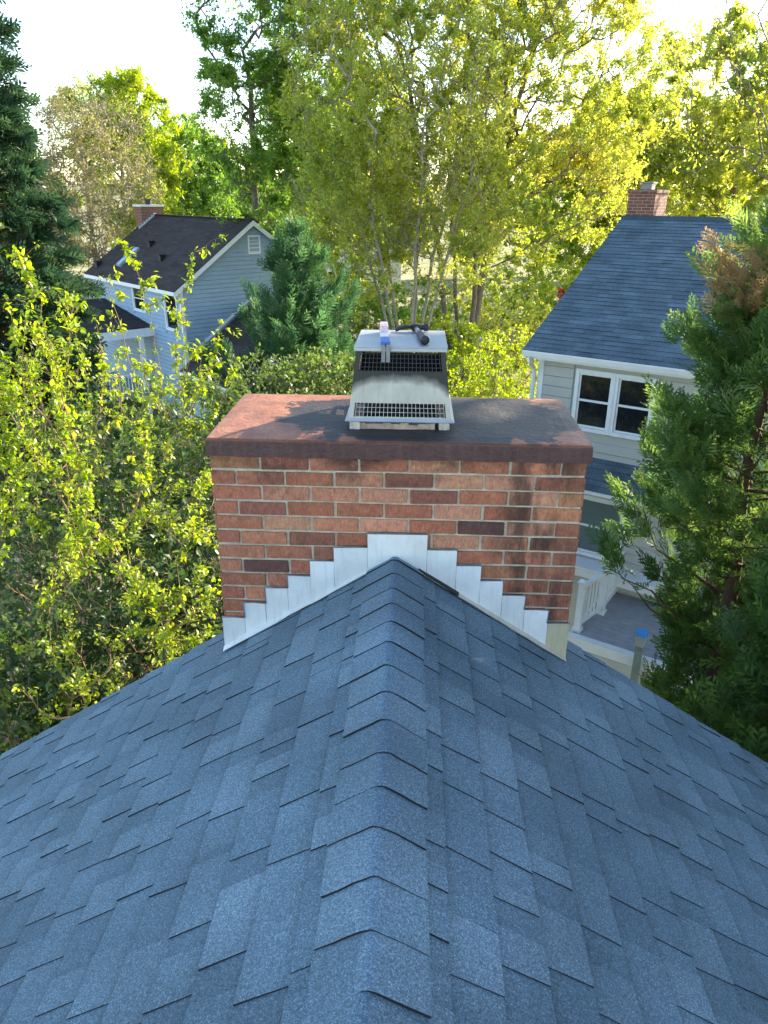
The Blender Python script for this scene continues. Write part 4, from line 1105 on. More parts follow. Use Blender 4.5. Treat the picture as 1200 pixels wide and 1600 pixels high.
roof_courses((-LEN-.22, -.07, EZ-.02), (.04, -.07, EZ-.02), (-LEN-.22, RUN, rz_+.022), .143, [MAT['roof_k'], MAT['asphalt_edge']], roof_l, 'shingle_courses', 13, .5)
mb = MB(); mb.box(-LEN-.2, .04, RUN-.1, RUN+.1, rz_+.0, rz_+.06); mb.obj('ridge_cap', MAT['roof_k'], roof_l, bevel=.015)
for (ya, yb) in ((-.07, RUN), (W2+.07, RUN)):
    mb = MB(); za, zb = EZ-.045, rz_; mb.hexa([(-.02, ya, za-.20), (.045, ya, za-.20), (.045, yb, zb-.20), (-.02, yb, zb-.20), (-.02, ya, za+.0), (.045, ya, za+.0), (.045, yb, zb+.0), (-.02, yb, zb+.0)]); mb.obj('rake_board', MAT['white'], LH)
mb = MB(); mb.box(-LEN-.2, -.021, -.10, -.05, EZ-.19, EZ-.035); mb.obj('gutter', MAT['white'], LH, bevel=.012)
mb = MB(); mb.box(-LEN-.2, -.021, -.049, .29, EZ-.16, EZ-.13); mb.obj('soffit', MAT['white'], LH)
mb = MB(); mb.hexa([(-7.05, .62, 6.09), (-6.6, .62, 6.09), (-6.6, 1.65, 6.80), (-7.05, 1.65, 6.80), (-7.05, .58, 6.20), (-6.6, .58, 6.20), (-6.6, 1.61, 6.91), (-7.05, 1.61, 6.91)]); sk_ = mb.obj('skylight', MAT['lid'], LH)
mb = MB(); mb.hexa([(-7.0, .66, 6.21), (-6.65, .66, 6.21), (-6.65, 1.54, 6.86), (-7.0, 1.54, 6.86), (-7.0, .64, 6.262), (-6.65, .64, 6.262), (-6.65, 1.53, 6.872), (-7.0, 1.53, 6.872)]); mb.obj('pane', plain('skylight_glass', (.35, .55, .70), .08), sk_)
for (x, y) in ((-3.65, 1.29), (-6.0, 1.93), (-8.9, .47)):
    mb = MB(); z = EZ+PL*y; mb.box(x-.12, x+.12, y-.12, y+.12, z-.12, z+.22); mb.box(x-.16, x+.16, y-.2, y+.14, z+.2205, z+.26); mb.obj('roof_vent', MAT['black'], LH)
mb = MB(); mb.box(-LEN-.5, -LEN+.25, 3.0, 4.15, 0, 8.62); chl = mb.obj('chimney', MAT['brick_far'], LH)
mb = MB(); mb.box(-LEN-.56, -LEN+.31, 2.94, 4.21, 8.621, 8.71); mb.obj('crown', MAT['flash'], chl)
mb = MB(); mb.tube([(-LEN-.12, 3.6, 8.70), (-LEN-.12, 3.6, 8.92)], .14, 10); mb.tube([(-LEN-.12, 3.6, 8.925), (-LEN-.12, 3.6, 8.97)], .2, 10); mb.obj('flue_hood', MAT['black'], chl)
for k in range(7):
    y = 2.78+k*.14; z = EZ+PL*y; mb = MB(); mb.box(-LEN+.2505, -LEN+.262, y, y+.15, z-.02, z+.20); mb.obj('flashing_panel', MAT['flash'], chl)
# lower wing on the right of the gable
gz_ = 5.05
ww = MB(); ww.add([(-.1995, .4, 0), (4.2, .4, 0), (4.2, 7.0, 0), (-.1995, 7.0, 0), (-.1995, .4, 2.6), (4.2, .4, 2.6), (4.2, 7.0, 2.6), (-.1995, 7.0, 2.6), (-.1995, 3.7, gz_-.2), (4.2, 3.7, gz_-.2)], [(0, 1, 5, 4), (2, 3, 7, 6), (1, 2, 6, 9, 5), (4, 5, 9, 8), (7, 8, 9, 6)])
ww.obj('wing_wall', MAT['siding_b'], LH)
rr_ = MB()
for s, (ya, za) in enumerate(((-.1, 2.45), (7.5, 2.45))):
    rr_.hexa([(-.12, ya, za-.06), (4.5, ya, za-.06), (4.5, 3.7, gz_-.06), (-.12, 3.7, gz_-.06), (-.12, ya, za), (4.5, ya, za), (4.5, 3.7, gz_), (-.12, 3.7, gz_)])
wr = rr_.obj('wing_roof', MAT['underlay'], LH)
roof_courses((-.12, -.11, 2.455), (4.52, -.11, 2.455), (-.12, 3.7, gz_+.004), .143, [MAT['roof_k'], MAT['asphalt_edge']], wr, 'wing_shingles', 14, .5)
mb = MB(); mb.box(-.12, 4.5, -.17, -.115, 2.29, 2.45); mb.obj('wing_gutter', MAT['white'], LH)
mb = MB(); mb.hexa([(-.165, .55, 3.02), (-.125, .55, 3.02), (-.125, 3.7, 5.17), (-.165, 3.7, 5.17), (-.165, .55, 3.14), (-.125, .55, 3.14), (-.125, 3.7, 5.29), (-.165, 3.7, 5.29)]); mb.obj('wing_trim', MAT['white'], LH)
mb = MB(); mb.hexa([(4.5, -.11, 2.22), (4.56, -.11, 2.22), (4.56, 3.7, gz_-.22), (4.5, 3.7, gz_-.22), (4.5, -.11, 2.44), (4.56, -.11, 2.44), (4.56, 3.7, gz_), (4.5, 3.7, gz_)]); mb.obj('wing_rake', MAT['white'], LH)
# front porch wing on the left
rr_ = MB(); PX0, PX1, PY0, PY1, PZ = -8.2, -3.0, -5.0, .295, 3.72
rr_.hexa([(PX0, PY0, PZ), (PX1, PY0, PZ), (PX1, PY1, PZ), (PX0, PY1, PZ), (PX0, PY0, PZ+.85), (PX1, PY0, PZ+.16), (PX1, PY1, PZ+.16), (PX0, PY1, PZ+.85)])
pr = rr_.obj('porch_roof', MAT['underlay'], LH)
roof_courses((PX1+.02, PY0, PZ+.165), (PX1+.02, PY1-.01, PZ+.165), (PX0, PY0, PZ+.86), .143, [MAT['roof_k'], MAT['asphalt_edge']], pr, 'porch_shingles', 15, .5)
mb = MB(); mb.box(PX1+.001, PX1+.06, PY0, PY1, PZ-.22, PZ+.13); mb.obj('porch_fascia', MAT['white'], LH)
mb = MB(); mb.box(PX0, PX1+.06, PY0-.06, PY0-.001, PZ-.22, PZ+.13); mb.obj('porch_fascia', MAT['white'], LH)
for (x, y) in ((PX1-.15, PY0+.15), (PX1-.15, -2.6), (PX1-.15, -.3), (PX0+.15, PY0+.15)):
    mb = MB(); mb.box(x-.09, x+.09, y-.09, y+.09, 0, PZ-.001); mb.obj('porch_post', MAT['white'], LH)
mb = MB(); mb.box(PX0, PX1, PY0, PY1-.001, .9, 1.0); mb.obj('porch_floor', MAT['deckb'], LH)
for (ya, yb) in ((PY0+.24, -2.69), (-2.51, -.39)):
    for z in (1.15, 1.88):
        mb = MB(); mb.box(PX1-.18, PX1-.12, ya, yb, z, z+.06); mb.obj('porch_rail', MAT['white'], LH)
    n = int((yb-ya)/.14)
    for k in range(1, n):
        y = ya+(yb-ya)*k/n; mb = MB(); mb.box(PX1-.165, PX1-.135, y-.015, y+.015, 1.2105, 1.8795); mb.obj('baluster', MAT['white'], LH)

# ---- far house behind the centre trees
FH = empty('far_house', (-6.5, 74, .3), math.radians(8)); tag(FH, 'far pale house glimpsed between the central tree stems', 'house')
mb = MB(); mb.add([(-5, 0, 0), (5, 0, 0), (5, 8, 0), (-5, 8, 0), (-5, 0, 4.6), (5, 0, 4.6), (5, 8, 4.6), (-5, 8, 4.6), (-5, 4, 6.6), (5, 4, 6.6)], [(0, 1, 5, 4), (2, 3, 7, 6), (0, 4, 8, 7, 3), (1, 2, 6, 9, 5)]); mb.obj('wall', plain('far_wall', (.62, .58, .52), .7), FH)
for s in (0, 1):
    mb = MB(); y = -.4 if s == 0 else 8.4; mb.hexa([(-5.3, y, 4.4), (5.3, y, 4.4), (5.3, 4, 6.6), (-5.3, 4, 6.6), (-5.3, y, 4.5), (5.3, y, 4.5), (5.3, 4, 6.75), (-5.3, 4, 6.75)]); mb.obj('roof', MAT['roof_k'], FH)
for x in (-3.6, -1.6, 1.0, 3.2):
    for z in (.9, 2.9):
        window(FH, 'y', 0, x-.45, x+.45, z, z+1.3)

# ------------------------------------------------------------------ trees and shrubs
def stem_line(pts, n=8, wob=.05, seed=0):
    r = np.random.default_rng(seed); P = np.array(pts, float); d = np.r_[0, np.cumsum(np.linalg.norm(np.diff(P, axis=0), axis=1))]
    t = np.linspace(0, d[-1], n); Q = np.stack([np.interp(t, d, P[:, k]) for k in range(3)], 1)
    Q[1:] += r.normal(size=(n-1, 3))*wob*d[-1]/n; return list(Q)
def env(px, py, Y, rx, ry, rz): c = at(px, py, Y); return (c[0], c[1], c[2], rx, ry, rz)

# --- conifers
b0 = at(-30, 300, 16); 
conifer('spruce_tree', (b0[0], 16, -.2), 15.8, lambda t, az: 2.15*(1-t)**.55+.1, 150, 52, .46, MAT['spruce'], MAT['bark_r'], 31,
        'tall dark spruce at the left edge of the picture', 'tree', rise=.10, droop=.16, upcurve=.18, sub=0, nside=9, trunk_r=.24, z0=.14, sweep=.05, wk=1.7)
b0 = at(452, 330, 17)
conifer('juniper_tree', (b0[0]+.1, 17, -.2), b0[2]-.1, lambda t, az: 2.5*(1-t)**.88*(1+.30*math.sin(az*3+t*9)+.15*math.sin(az*7+t*23))+.08, 105, 55, .38, MAT['juniper'], MAT['bark_r'], 32,
        'bushy green juniper standing behind the chimney, right of the blue house', 'tree', rise=.62, upcurve=.35, sub=0, nside=9, wk=1.5, sidew=.18, trunk_r=.14, z0=.12, sweep=.5)
def brown_patch(P, r):
    c = at(1118, 440, 6.9); d = (P-c)/np.array([.52, .7, .42]); return ((d**2).sum(1) + r.normal(0, .25, len(P)) < .8)
def cyp_prof(t, az):
    left = max(0, -math.cos(az-.25))
    base = float(np.interp(t, [.2, .44, .49, .55, .62, .70, .76, .82, .88, .95, 1], [1.05, 1.1, 1.12, 1.14, 1.06, .95, .80, .60, .45, .26, .03]))
    low = 1-.38*left if t < .47 else 1
    return base*low*(1+.13*math.sin(az*2+t*17)+.15*math.sin(az*5+t*31))
conifer('cypress_tree', (3.42, 7.0, -.2), 9.95, cyp_prof, 120, 56, .29, MAT['cypress'], MAT['bark_r'], 33,
        'near green cypress on the right with browned fronds halfway up', 'tree', 'cypress trees right of the roof', rise=.32, upcurve=.42, sub=1, nside=12, wk=1.15, trunk_r=.15, z0=.22, sweep=.35, brown=brown_patch, sidew=.13,
        keep=lambda P: ~((P[:, 2] < 5.55) & (P[:, 0] < 2.80+.2*np.clip(P[:, 1]-6.6, -1, 1))), extra=[(.85, 2.75, .72), (.86, 3.2, .78), (.84, 3.45, .8), (.80, 2.9, .62), (.82, 3.3, .66), (.83, 3.6, .55), (.785, 3.1, .72), (.84, 3.0, .5), (.80, 3.9, .6), (.52, 3.3, 1.4), (.50, 3.0, 1.25), (.69, 3.3, 1.0)])
conifer('cypress_tree', (3.45, 5.3, -.2), 6.7, lambda t, az: 1.25*(1-t)**.45+.05, 90, 42, .34, MAT['cypress'], MAT['bark_r'], 34,
        'lower dark cypress close beyond the right rake edge', 'tree', 'cypress trees right of the roof', rise=.6, upcurve=.45, sub=1, nside=9, wk=1.25, trunk_r=.12, z0=.3, sweep=.42, sidew=.2, keep=lambda P: P[:, 0] > 2.50)
for i, (x, y, h, rad) in enumerate(((7.3, 6.4, 18.0, 2.3), (7.0, 2.6, 16.0, 2.3), (9.0, 9.0, 18.5, 2.0))):
    conifer('cypress_tree', (x, y, -.2), h, lambda t, az: rad*(1-t)**.42+.1, 110, 42, .82, MAT['cypress'], MAT['bark_r'], 40+i,
            ['tall cypress outside the right of the picture', 'tall cypress beside the right roof slope, outside the picture', 'farthest tall cypress of the hedge outside the picture'][i], 'tree', 'cypress trees right of the roof', rise=.6, upcurve=.45, sub=0, nside=4, wk=3.2, trunk_r=.2, z0=.3, sweep=.4)

# --- large trees behind
def bigtree(name, px, Y, topz, trunk_r, envs, nn, nl, ls, lm, bm_, seed, label, lean=0, stems=1, fork=.35, group='spring trees behind the houses', **kw):
    x = at(px, 400, Y)[0]; st = []
    r = np.random.default_rng(seed)
    for k in range(stems):
        a = 2*math.pi*k/max(1, stems)+.4; sp = 0 if stems == 1 else 1
        tx, ty = x+lean+sp*math.cos(a)*topz*.16, Y+sp*math.sin(a)*topz*.12
        hk = topz*(1 if k == 0 else r.uniform(.7, .95))
        st.append(stem_line([(x+sp*.15*math.cos(a), Y+sp*.15*math.sin(a), -.3), (x+(tx-x)*.35, Y+(ty-Y)*.35, hk*.4), (tx, ty, hk*.86)], 12, .06, seed+k))
    return tree(name, st, envs, nn, nl, ls, lm, bm_, seed, label, 'tree', group, r_max=trunk_r, leaf='t', **kw)

bigtree('maple_tree', 640, 30, 15, .10, [env(620, 130, 30, 4.0, 3.0, 6.0), env(560, 330, 30, 2.6, 2.2, 3.2), env(700, 330, 30, 2.4, 2.2, 3.0)], 2400, 105000, .118, MAT['leaf_gold'], MAT['bark_l'], 51,
        'multi-stemmed grey tree with sparse yellow-green leaves straight behind the flue cap', stems=7, gap=.12, spread=.42, r_tip=.0085, expo=.42, tones=(.0, .85), tone_clump=.6, up=2.2)
bigtree('maple_tree', 726, 34, 20, .30, [env(760, 60, 34, 6.2, 4, 6.5), env(900, 150, 33, 4.6, 3, 3.6), env(860, 300, 32, 4.0, 3, 2.6), env(700, -40, 34, 5, 4, 5)], 2700, 150000, .132, MAT['leaf_gold'], MAT['bark'], 52,
        'largest golden-green tree with dark forked trunk right of the flue cap', stems=4, gap=.14, spread=.45, r_tip=.0105, tone_clump=.6, up=2.0)
bigtree('maple_tree', 405, 34, 17, .22, [env(400, 30, 34, 2.6, 2.4, 3.6), env(395, 190, 34, 2.6, 2.4, 2.4), env(440, 270, 34, 2.2, 2.2, 2.8), env(380, 340, 35, 2.0, 2, 1.6), env(470, 120, 35, 2.2, 2.2, 4)], 1100, 78000, .135, MAT['leaf_mid'], MAT['bark'], 53,
        'tall fresh green tree rising behind the gable of the blue house', gap=.34, gs=.7, spread=.45, r_tip=.011, tone_clump=.9, tones=(.25, 1))
bigtree('bare_tree', 150, 42, 13, .18, [env(150, 280, 42, 3.3, 3, 4.2), env(110, 330, 40, 2.4, 2, 3)], 900, 24000, .12, MAT['leaf_brown'], MAT['bark_l'], 54,
        'brown budding tree between the dark spruce and the blue house chimney', gap=.2, spread=.5, r_tip=.012, twig=4)
bigtree('maple_tree', 205, 50, 13, .2, [env(205, 250, 50, 3.0, 3, 4.6), env(160, 200, 52, 2.6, 3, 2.6)], 600, 46000, .21, MAT['leaf_bright'], MAT['bark'], 55,
        'bright yellow-green tree behind the chimney of the blue house', gap=.3, spread=.6, r_tip=.012)
bigtree('maple_tree', 285, 62, 13.5, .2, [env(285, 285, 62, 3.4, 3, 4.6), env(320, 310, 60, 2.4, 2.4, 3.4)], 500, 42000, .24, MAT['leaf_mid'], MAT['bark'], 56,
        'rounded mid-green tree beyond the roof ridge of the blue house', gap=.3, spread=.7, r_tip=.012, tones=(.3, 1))
bigtree('maple_tree', 1130, 56, 16, .25, [env(1120, 180, 56, 5, 4, 5.2), env(1190, 220, 54, 4.4, 4, 5.6), env(1060, 290, 56, 3.6, 3, 3.4)], 800, 72000, .24, MAT['leaf_gold'], MAT['bark'], 57,
        'golden tree beyond the ridge chimney of the pale grey house', gap=.3, spread=.7, r_tip=.012)
bigtree('maple_tree', 960, 60, 14, .25, [env(960, 260, 60, 4.6, 4, 4.6), env(900, 330, 58, 3.6, 3, 4)], 700, 60000, .25, MAT['leaf_yg'], MAT['bark'], 58,
        'yellow-green tree left of the ridge chimney of the pale grey house', gap=.3, spread=.7, r_tip=.012)
bigtree('maple_tree', 560, 56, 14, .25, [env(560, 250, 56, 4, 3, 5.5), env(510, 330, 54, 3, 3, 3.2)], 700, 60000, .25, MAT['leaf_yg'], MAT['bark'], 59,
        'yellow-green tree showing behind the left of the multi-stemmed tree', gap=.3, spread=.7, r_tip=.012)
bigtree('bare_tree', 1185, 22, 15, .11, [env(1130, 90, 22, 1.7, 1.5, 3.0), env(1185, 30, 22, 1.6, 1.5, 3.6)], 90, 900, .09, MAT['leaf_gold'], MAT['bark'], 60,
        'thin almost leafless tree at the upper right edge', gap=.2, spread=.5, r_tip=.009, up=1.8, twig=2)
BGT = [(-60, 70, 16, 'leaf_mid', 'mid-green background tree hidden behind the spruce'), (60, 84, 15, 'leaf_yg', 'far yellow-green tree right of the spruce'), (250, 92, 13, 'leaf_bright', 'far bright tree above the blue house ridge'), (350, 88, 15, 'leaf_yg', 'far yellow-green tree behind the tall green tree'),
       (450, 84, 16, 'leaf_mid', 'far green tree left of the centre'), (600, 95, 17, 'leaf_gold', 'far golden tree in the centre behind the stems'), (730, 90, 17, 'leaf_yg', 'far yellow-green tree behind the forked trunk'), (840, 95, 17, 'leaf_gold', 'far golden tree right of the forked trunk'),
       (1000, 92, 15, 'leaf_gold', 'far golden tree behind the ridge chimney'), (1110, 86, 19, 'leaf_yg', 'far yellow-green tree at the right'), (1230, 80, 21, 'leaf_gold', 'far golden tree at the right edge')]
for i, (px, Y, h, lm, lab) in enumerate(BGT):
    x = at(px, 400, Y)[0]; rr = random.Random(i+100)
    ev = [(x+rr.uniform(-2, 2), Y+rr.uniform(-2, 2), h*q, rr.uniform(3.2, 4.8), 3.5, h*.24) for q in (.32, .52, .74)]
    bigtree('background_tree', px, Y, h*.95, .25, ev, 300, 20000, .48, MAT[lm], MAT['bark'], 200+i, lab, gap=.25, spread=1.0, r_tip=.016, twig=0, group='far trees along the horizon')

# --- understory behind the chimney
US = [(660, 470, 50, 2.6, 2, 2.2, 'leaf_yg', 'yellow-green thicket by the road behind the grey stems'), (770, 455, 56, 3.2, 2, 2.4, 'leaf_gold', 'golden thicket by the road right of the forked trunk'), (830, 400, 64, 3.4, 2, 2.8, 'leaf_yg', 'yellow-green thicket beyond the road near the roof rake'), (540, 470, 46, 2.6, 2, 2.2, 'leaf_bright', 'bright thicket beyond the juniper'), (590, 590, 22, 1.5, 1.5, 1.3, 'leaf_dull', 'dull green shrub directly left of the flue cap'), (740, 590, 24, 1.7, 1.5, 1.3, 'leaf_bright', 'bright shrub right of the flue cap'), (800, 560, 27, 1.7, 1.5, 1.5, 'leaf_yg', 'yellow-green shrub beside the pale house corner'),
      (690, 530, 32, 2.0, 1.6, 1.5, 'leaf_yg', 'shrub at the foot of the forked trunk'), (560, 540, 26, 1.8, 1.6, 1.6, 'leaf_dull', 'dull green shrub right of the juniper'), (800, 500, 40, 2.4, 2, 2.0, 'leaf_gold', 'golden shrub beside the pale house roof edge'),
      (600, 480, 44, 2.6, 2, 1.8, 'leaf_mid', 'green shrub in front of the far house'), (500, 600, 14, 1.0, 1.0, .7, 'leaf_dull', 'shrub at the foot of the juniper'), (860, 440, 52, 2.6, 2, 2.2, 'leaf_yg', 'yellow-green shrub by the road near the roof rake')]
for i, (px, py, Y, rx, ry, rz, lm, lab) in enumerate(US):
    c = at(px, py, Y); st = [stem_line([(c[0], Y, -.3), (c[0]+.3*math.cos(k*2.1), Y+.3*math.sin(k*2.1), max(.5, c[2]*.8))], 6, .08, i*7+k) for k in range(3)]
    zz = max(c[2]-rz*.3, rz*.9)
    tree('shrub', st, [(c[0], Y, zz, rx, ry, rz), (c[0]+rx*.5, Y+.3, zz*.6, rx*.8, ry, rz*.9), (c[0]-rx*.5, Y-.2, zz*.55, rx*.8, ry, rz)], 300, 7500, .085 if Y < 30 else .17, MAT[lm], MAT['stem'], 300+i, lab, 'shrub', 'shrubs behind the chimney', r_tip=.006, spread=.3, gap=.25, r_max=.06)
rc = at(884, 462, 62)
tree('shrub', [stem_line([(rc[0], 62, 0), (rc[0], 62, .8)], 4, .05, 1)], [(rc[0], 62, rc[2]+.1, .7, .6, .6)], 60, 900, .14, MAT['leaf_red'], MAT['stem'], 399, 'small red-leaved shrub by the rake of the pale house roof', 'shrub', r_tip=.006, spread=.25, r_max=.05)

# --- saplings and shrubs left of the roof
def whips(label, lm, seed, Y, stems, tuft=(7, 13), dens=10, ls=.055, start=.25, side=.5, r0=.014):
    """upright shoots with leaf tufts set along them; stems as (px, py, dY) lines from the root upward"""
    r = np.random.default_rng(seed); A, B, ra, rb, TP, TD = [], [], [], [], [], []
    root_xy = None
    for si, st in enumerate(stems):
        P = [at(px, py, Y+dy) for (px, py, dy) in st]
        if root_xy is None: root_xy = np.array([P[0][0]-.15, P[0][1]+.1, -.25])
        if si == 0: P = [root_xy]+P
        n = max(8, int(sum(np.linalg.norm(P[i+1]-P[i]) for i in range(len(P)-1))/.11))
        L = np.array(stem_line(P, n, .10, seed*7+si)); rr = np.linspace(r0*(1 if si == 0 else .6), .0025, n)
        if si == 0: rr[:max(1, n//2)] = np.maximum(rr[:max(1, n//2)], r0*.9)
        A += list(L[:-1]); B += list(L[1:]); ra += list(rr[:-1]); rb += list(rr[1:])
        seg = np.linalg.norm(np.diff(L, axis=0), axis=1).sum()
        vis = L if si else L[-max(4, int(n*.42)):]
        d = unit(vis[-1]-vis[0]); seg = np.linalg.norm(vis[-1]-vis[0])
        for k in range(int(dens*1.35*seg)+2):
            t = start+(1-start)*r.uniform()**.85 if k else 1.0
            q = vis[0]+0; f = t*(len(vis)-1); i = min(int(f), len(vis)-2); q = vis[i]+(vis[i+1]-vis[i])*(f-i)
            if r.uniform() < side and k:
                dd = unit(d*.5+r.normal(size=3)*.8); l_ = r.uniform(.06, .24); e = q+dd*l_
                A.append(q); B.append(e); ra.append(.0028); rb.append(.0014); TP.append(e); TD.append(dd)
                if r.uniform() < .5: TP.append(q+dd*l_*.5); TD.append(dd)
            else: TP.append(q); TD.append(d)
    base = root_xy; root = empty('sapling', base)
    V, F = tubes_np(np.array(A)-base, np.array(B)-base, np.array(ra), np.array(rb), 5)
    link('stems', np_mesh('stems', V, F, smooth=True), MAT['stem'], root)
    LP, LD, LS, LT = [], [], [], []
    for q, d in zip(TP, TD):
        m = r.integers(tuft[0], tuft[1]+1); sc = r.uniform(.6, 1.25); tn = r.uniform(.1, .9)
        for j in range(m):
            dd = unit(d*r.uniform(.1, .8)+r.normal(size=3)*.75+np.array([0, 0, -.25])); LP.append(q+r.normal(size=3)*.022); LD.append(dd); LS.append(ls*.82*sc*r.uniform(.4, 1.2)); LT.append(np.clip(tn+r.normal(0, .15), 0, 1))
    V, F = leaves_np(np.array(LP)-base, np.array(LD), np.array(LS), LEAF_O, LEAF_OF3, r, .9)
    link('leaves', np_mesh('leaves', V, F, np.repeat(np.array(LT), len(LEAF_OF3))), MAT[lm], root)
    tag(root, label, 'sapling', 'saplings left of the chimney'); return root
whips('tall leaning sapling with bright tufts along upright shoots near the left edge', 'leaf_bright', 71, 5.2,
      [[(62, 1000, 0), (75, 930, 0), (105, 870, 0), (108, 760, .1), (100, 640, .1), (66, 490, .2), (30, 395, .2)], [(105, 870, 0), (122, 800, -.1), (118, 700, -.1), (92, 590, -.1), (72, 520, 0)], [(107, 800, 0), (80, 740, .1), (40, 690, .2), (15, 610, .2)], [(104, 700, 0), (60, 640, .1), (40, 560, .1), (38, 500, .1)], [(100, 880, 0), (130, 840, -.2), (140, 770, -.2)], [(95, 640, .1), (110, 560, .1), (102, 470, .1)]], dens=17, ls=.060, start=.1)
whips('sapling with yellow tufts along a branch reaching to the chimney side', 'leaf_bright', 72, 5.0,
      [[(85, 980, 0), (120, 890, 0), (170, 838, 0), (255, 818, 0), (335, 852, 0)], [(130, 880, 0), (120, 830, 0), (150, 800, .1)], [(190, 832, 0), (215, 790, .1), (232, 735, .1), (228, 680, .2)], [(210, 828, 0), (250, 800, -.1), (262, 740, 0)], [(255, 820, 0), (290, 790, .1), (330, 745, .2)], [(170, 840, 0), (195, 880, -.1), (215, 905, -.2)], [(250, 820, 0), (285, 850, -.1), (310, 830, -.1)]], dens=22, ls=.055, start=.0)
whips('bright tufted sapling low against the left rake beside the flashing', 'leaf_bright', 73, 4.5,
      [[(272, 1070, 0), (268, 1000, 0), (255, 950, 0), (225, 910, 0), (205, 890, 0)], [(266, 985, 0), (300, 965, 0), (335, 925, .1)], [(262, 970, 0), (225, 960, -.1), (200, 930, 0)], [(268, 1000, 0), (300, 1000, 0), (330, 985, 0)], [(262, 965, 0), (280, 930, .1), (318, 890, .1)], [(255, 950, 0), (240, 990, -.1), (215, 985, -.1)]], dens=30, ls=.048, start=.05)
whips('bright sapling cut off by the left picture edge', 'leaf_bright', 74, 5.0, [[(-30, 950, 0), (-12, 860, 0), (8, 770, 0), (12, 690, 0), (2, 600, .1)], [(-5, 850, 0), (25, 790, 0), (35, 730, 0)], [(0, 800, 0), (-20, 740, 0), (-15, 680, 0)]], dens=22, ls=.06, start=.0)
whips('low yellow-green shoots just beyond the left rake edge', 'leaf_yg', 75, 4.3, [[(140, 1130, 0), (128, 1060, 0), (108, 1010, .1), (112, 960, .1)], [(132, 1090, 0), (95, 1050, 0), (75, 1010, .1)], [(130, 1080, 0), (170, 1050, 0), (180, 1000, .1)], [(120, 1120, 0), (70, 1120, 0), (40, 1080, 0)], [(135, 1110, 0), (160, 1100, -.1), (185, 1075, -.1)]], dens=17, ls=.045, start=.2)
whips('tall thin whips with few tufts in front of the blue house front wall', 'leaf_yg', 76, 8.3, [[(250, 860, 0), (262, 700, 0), (250, 580, 0), (228, 460, 0), (193, 378, 0)], [(258, 720, 0), (210, 580, 0), (163, 430, 0)], [(255, 660, 0), (285, 600, 0), (305, 540, 0)], [(255, 650, 0), (225, 590, 0), (215, 530, 0)], [(262, 700, 0), (300, 650, .2), (330, 560, .2)], [(262, 700, 0), (200, 660, .2), (170, 590, .2)]], dens=6, ls=.085, start=.15)
whips('tall thin whips with few tufts in front of the blue gable', 'leaf_yg', 77, 9.6, [[(300, 800, 0), (292, 650, 0), (285, 560, 0), (293, 450, 0), (302, 395, 0), (345, 371, 0)], [(290, 640, 0), (330, 570, 0), (345, 505, 0)], [(290, 650, 0), (275, 560, 0), (283, 470, 0)], [(292, 680, 0), (340, 640, .2), (372, 560, .2)], [(292, 690, 0), (250, 640, .3), (240, 570, .3)], [(292, 650, 0), (310, 600, .1), (318, 545, .1)]], dens=6, ls=.095, start=.15)
whips('cluster of upright shoots under the spruce at the left edge', 'leaf_yg', 78, 6.6, [[(60, 860, 0), (52, 700, 0), (28, 560, 0), (14, 480, 0)], [(55, 720, 0), (85, 620, 0), (78, 540, 0)], [(50, 700, 0), (10, 640, 0), (5, 560, 0)], [(56, 740, 0), (110, 640, .2), (130, 560, .2)], [(54, 700, 0), (50, 600, .1), (58, 520, .1)]], dens=6.5, ls=.07, start=.2)
whips('upright shoots left of the blue house porch', 'leaf_yg', 79, 7.2, [[(135, 860, 0), (150, 740, 0), (140, 620, 0), (108, 470, 0)], [(148, 720, 0), (190, 640, 0), (182, 560, 0)], [(145, 700, 0), (165, 600, .1), (150, 500, .1)], [(150, 740, 0), (205, 720, .1), (228, 660, .1)], [(148, 730, 0), (110, 690, .1), (92, 620, .1)]], dens=6.5, ls=.07, start=.15)
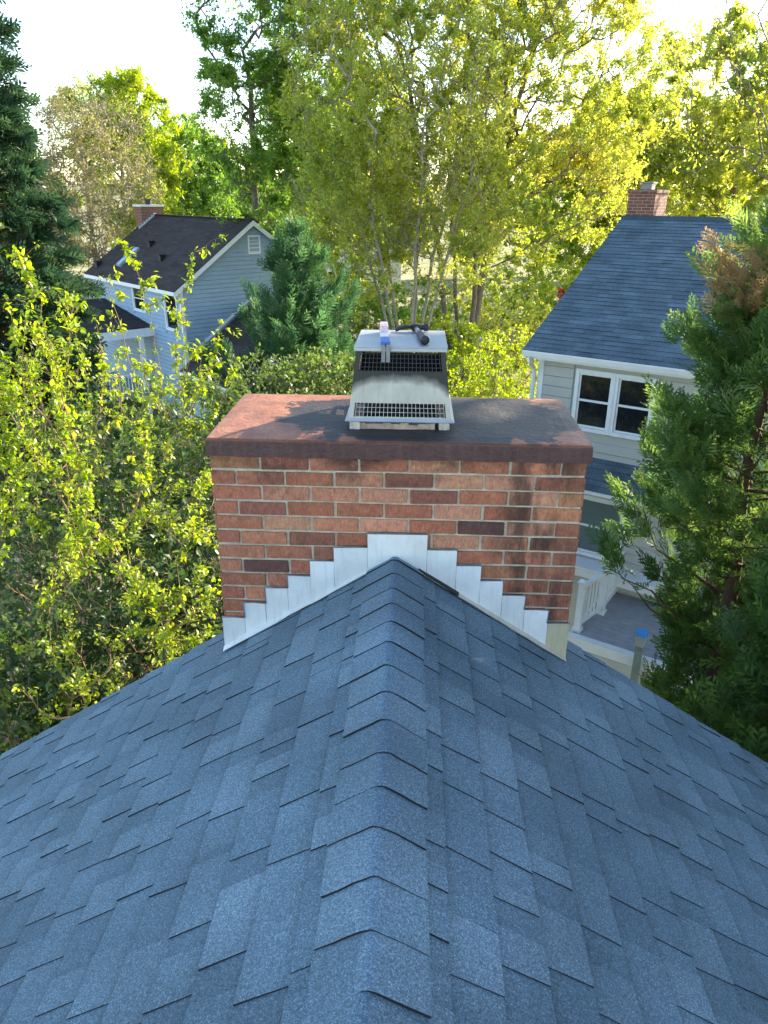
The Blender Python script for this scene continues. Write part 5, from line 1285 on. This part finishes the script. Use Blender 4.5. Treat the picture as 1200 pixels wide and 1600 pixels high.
DS = [(60, 1120, 5.2, 1.0, .8, .9, 'leaf_dark', 'dark evergreen shrub at the left edge beside the rake'), (200, 1040, 5.4, .9, .8, .9, 'leaf_dark', 'dark evergreen shrub below the bright tufts'), (310, 940, 5.6, .9, .8, 1.0, 'leaf_dark', 'dark evergreen shrub against the left of the chimney'),
      (40, 940, 6.6, 1.2, 1.0, 1.1, 'leaf_dark', 'dark shrub behind the leaning sapling'), (180, 880, 7.0, 1.2, 1.0, 1.1, 'leaf_dark', 'dark shrub in the middle of the left thicket'), (320, 780, 7.6, 1.1, 1.0, 1.1, 'leaf_dark', 'dark shrub beside the left end of the cover'),
      (60, 760, 9.0, 1.5, 1.2, 1.3, 'leaf_dull', 'dull green shrub far in the left thicket'), (200, 740, 9.8, 1.5, 1.2, 1.2, 'leaf_dull', 'dull green shrub behind the dark thicket'), (330, 690, 10.5, 1.4, 1.2, 1.1, 'leaf_dull', 'dull green shrub left of the rusty cover corner'),
      (420, 620, 13, 1.3, 1.2, .9, 'leaf_dull', 'dull green shrub in front of the juniper foot'), (270, 660, 13, 1.7, 1.3, 1.2, 'leaf_mid', 'mid-green shrub below the blue house corner'), (60, 640, 13, 1.6, 1.3, 1.5, 'leaf_dark', 'dark shrub under the spruce')]
for i, (px, py, Y, rx, ry, rz, lm, lab) in enumerate(DS):
    c = at(px, py, Y); st = [stem_line([(c[0]+.2*math.cos(k*1.7), Y+.2*math.sin(k*1.7), -.3), (c[0]+.25*rx*math.cos(k*1.7), Y+.25*math.sin(k*1.7), c[2]-.2)], 14, .06, i*9+k) for k in range(4)]
    tree('shrub', st, [(c[0], Y, c[2]-.2*rz, rx, ry, rz), (c[0]-rx*.4, Y+.3, c[2]-1.4*rz, rx*.9, ry, rz), (c[0]+rx*.4, Y+.1, c[2]-1.6*rz, rx*.9, ry, rz)], 450, 7000, .080 if lm == 'leaf_dark' else .082, MAT[lm], MAT['stem'] if i % 3 else MAT['bark'], 400+i, lab, 'shrub', 'shrubs left of the chimney', r_tip=.004, spread=.16, gap=.25, gs=1.8, r_max=.03, leaf='m', mid=.4, flat=.6, expo=.36, twig=2)
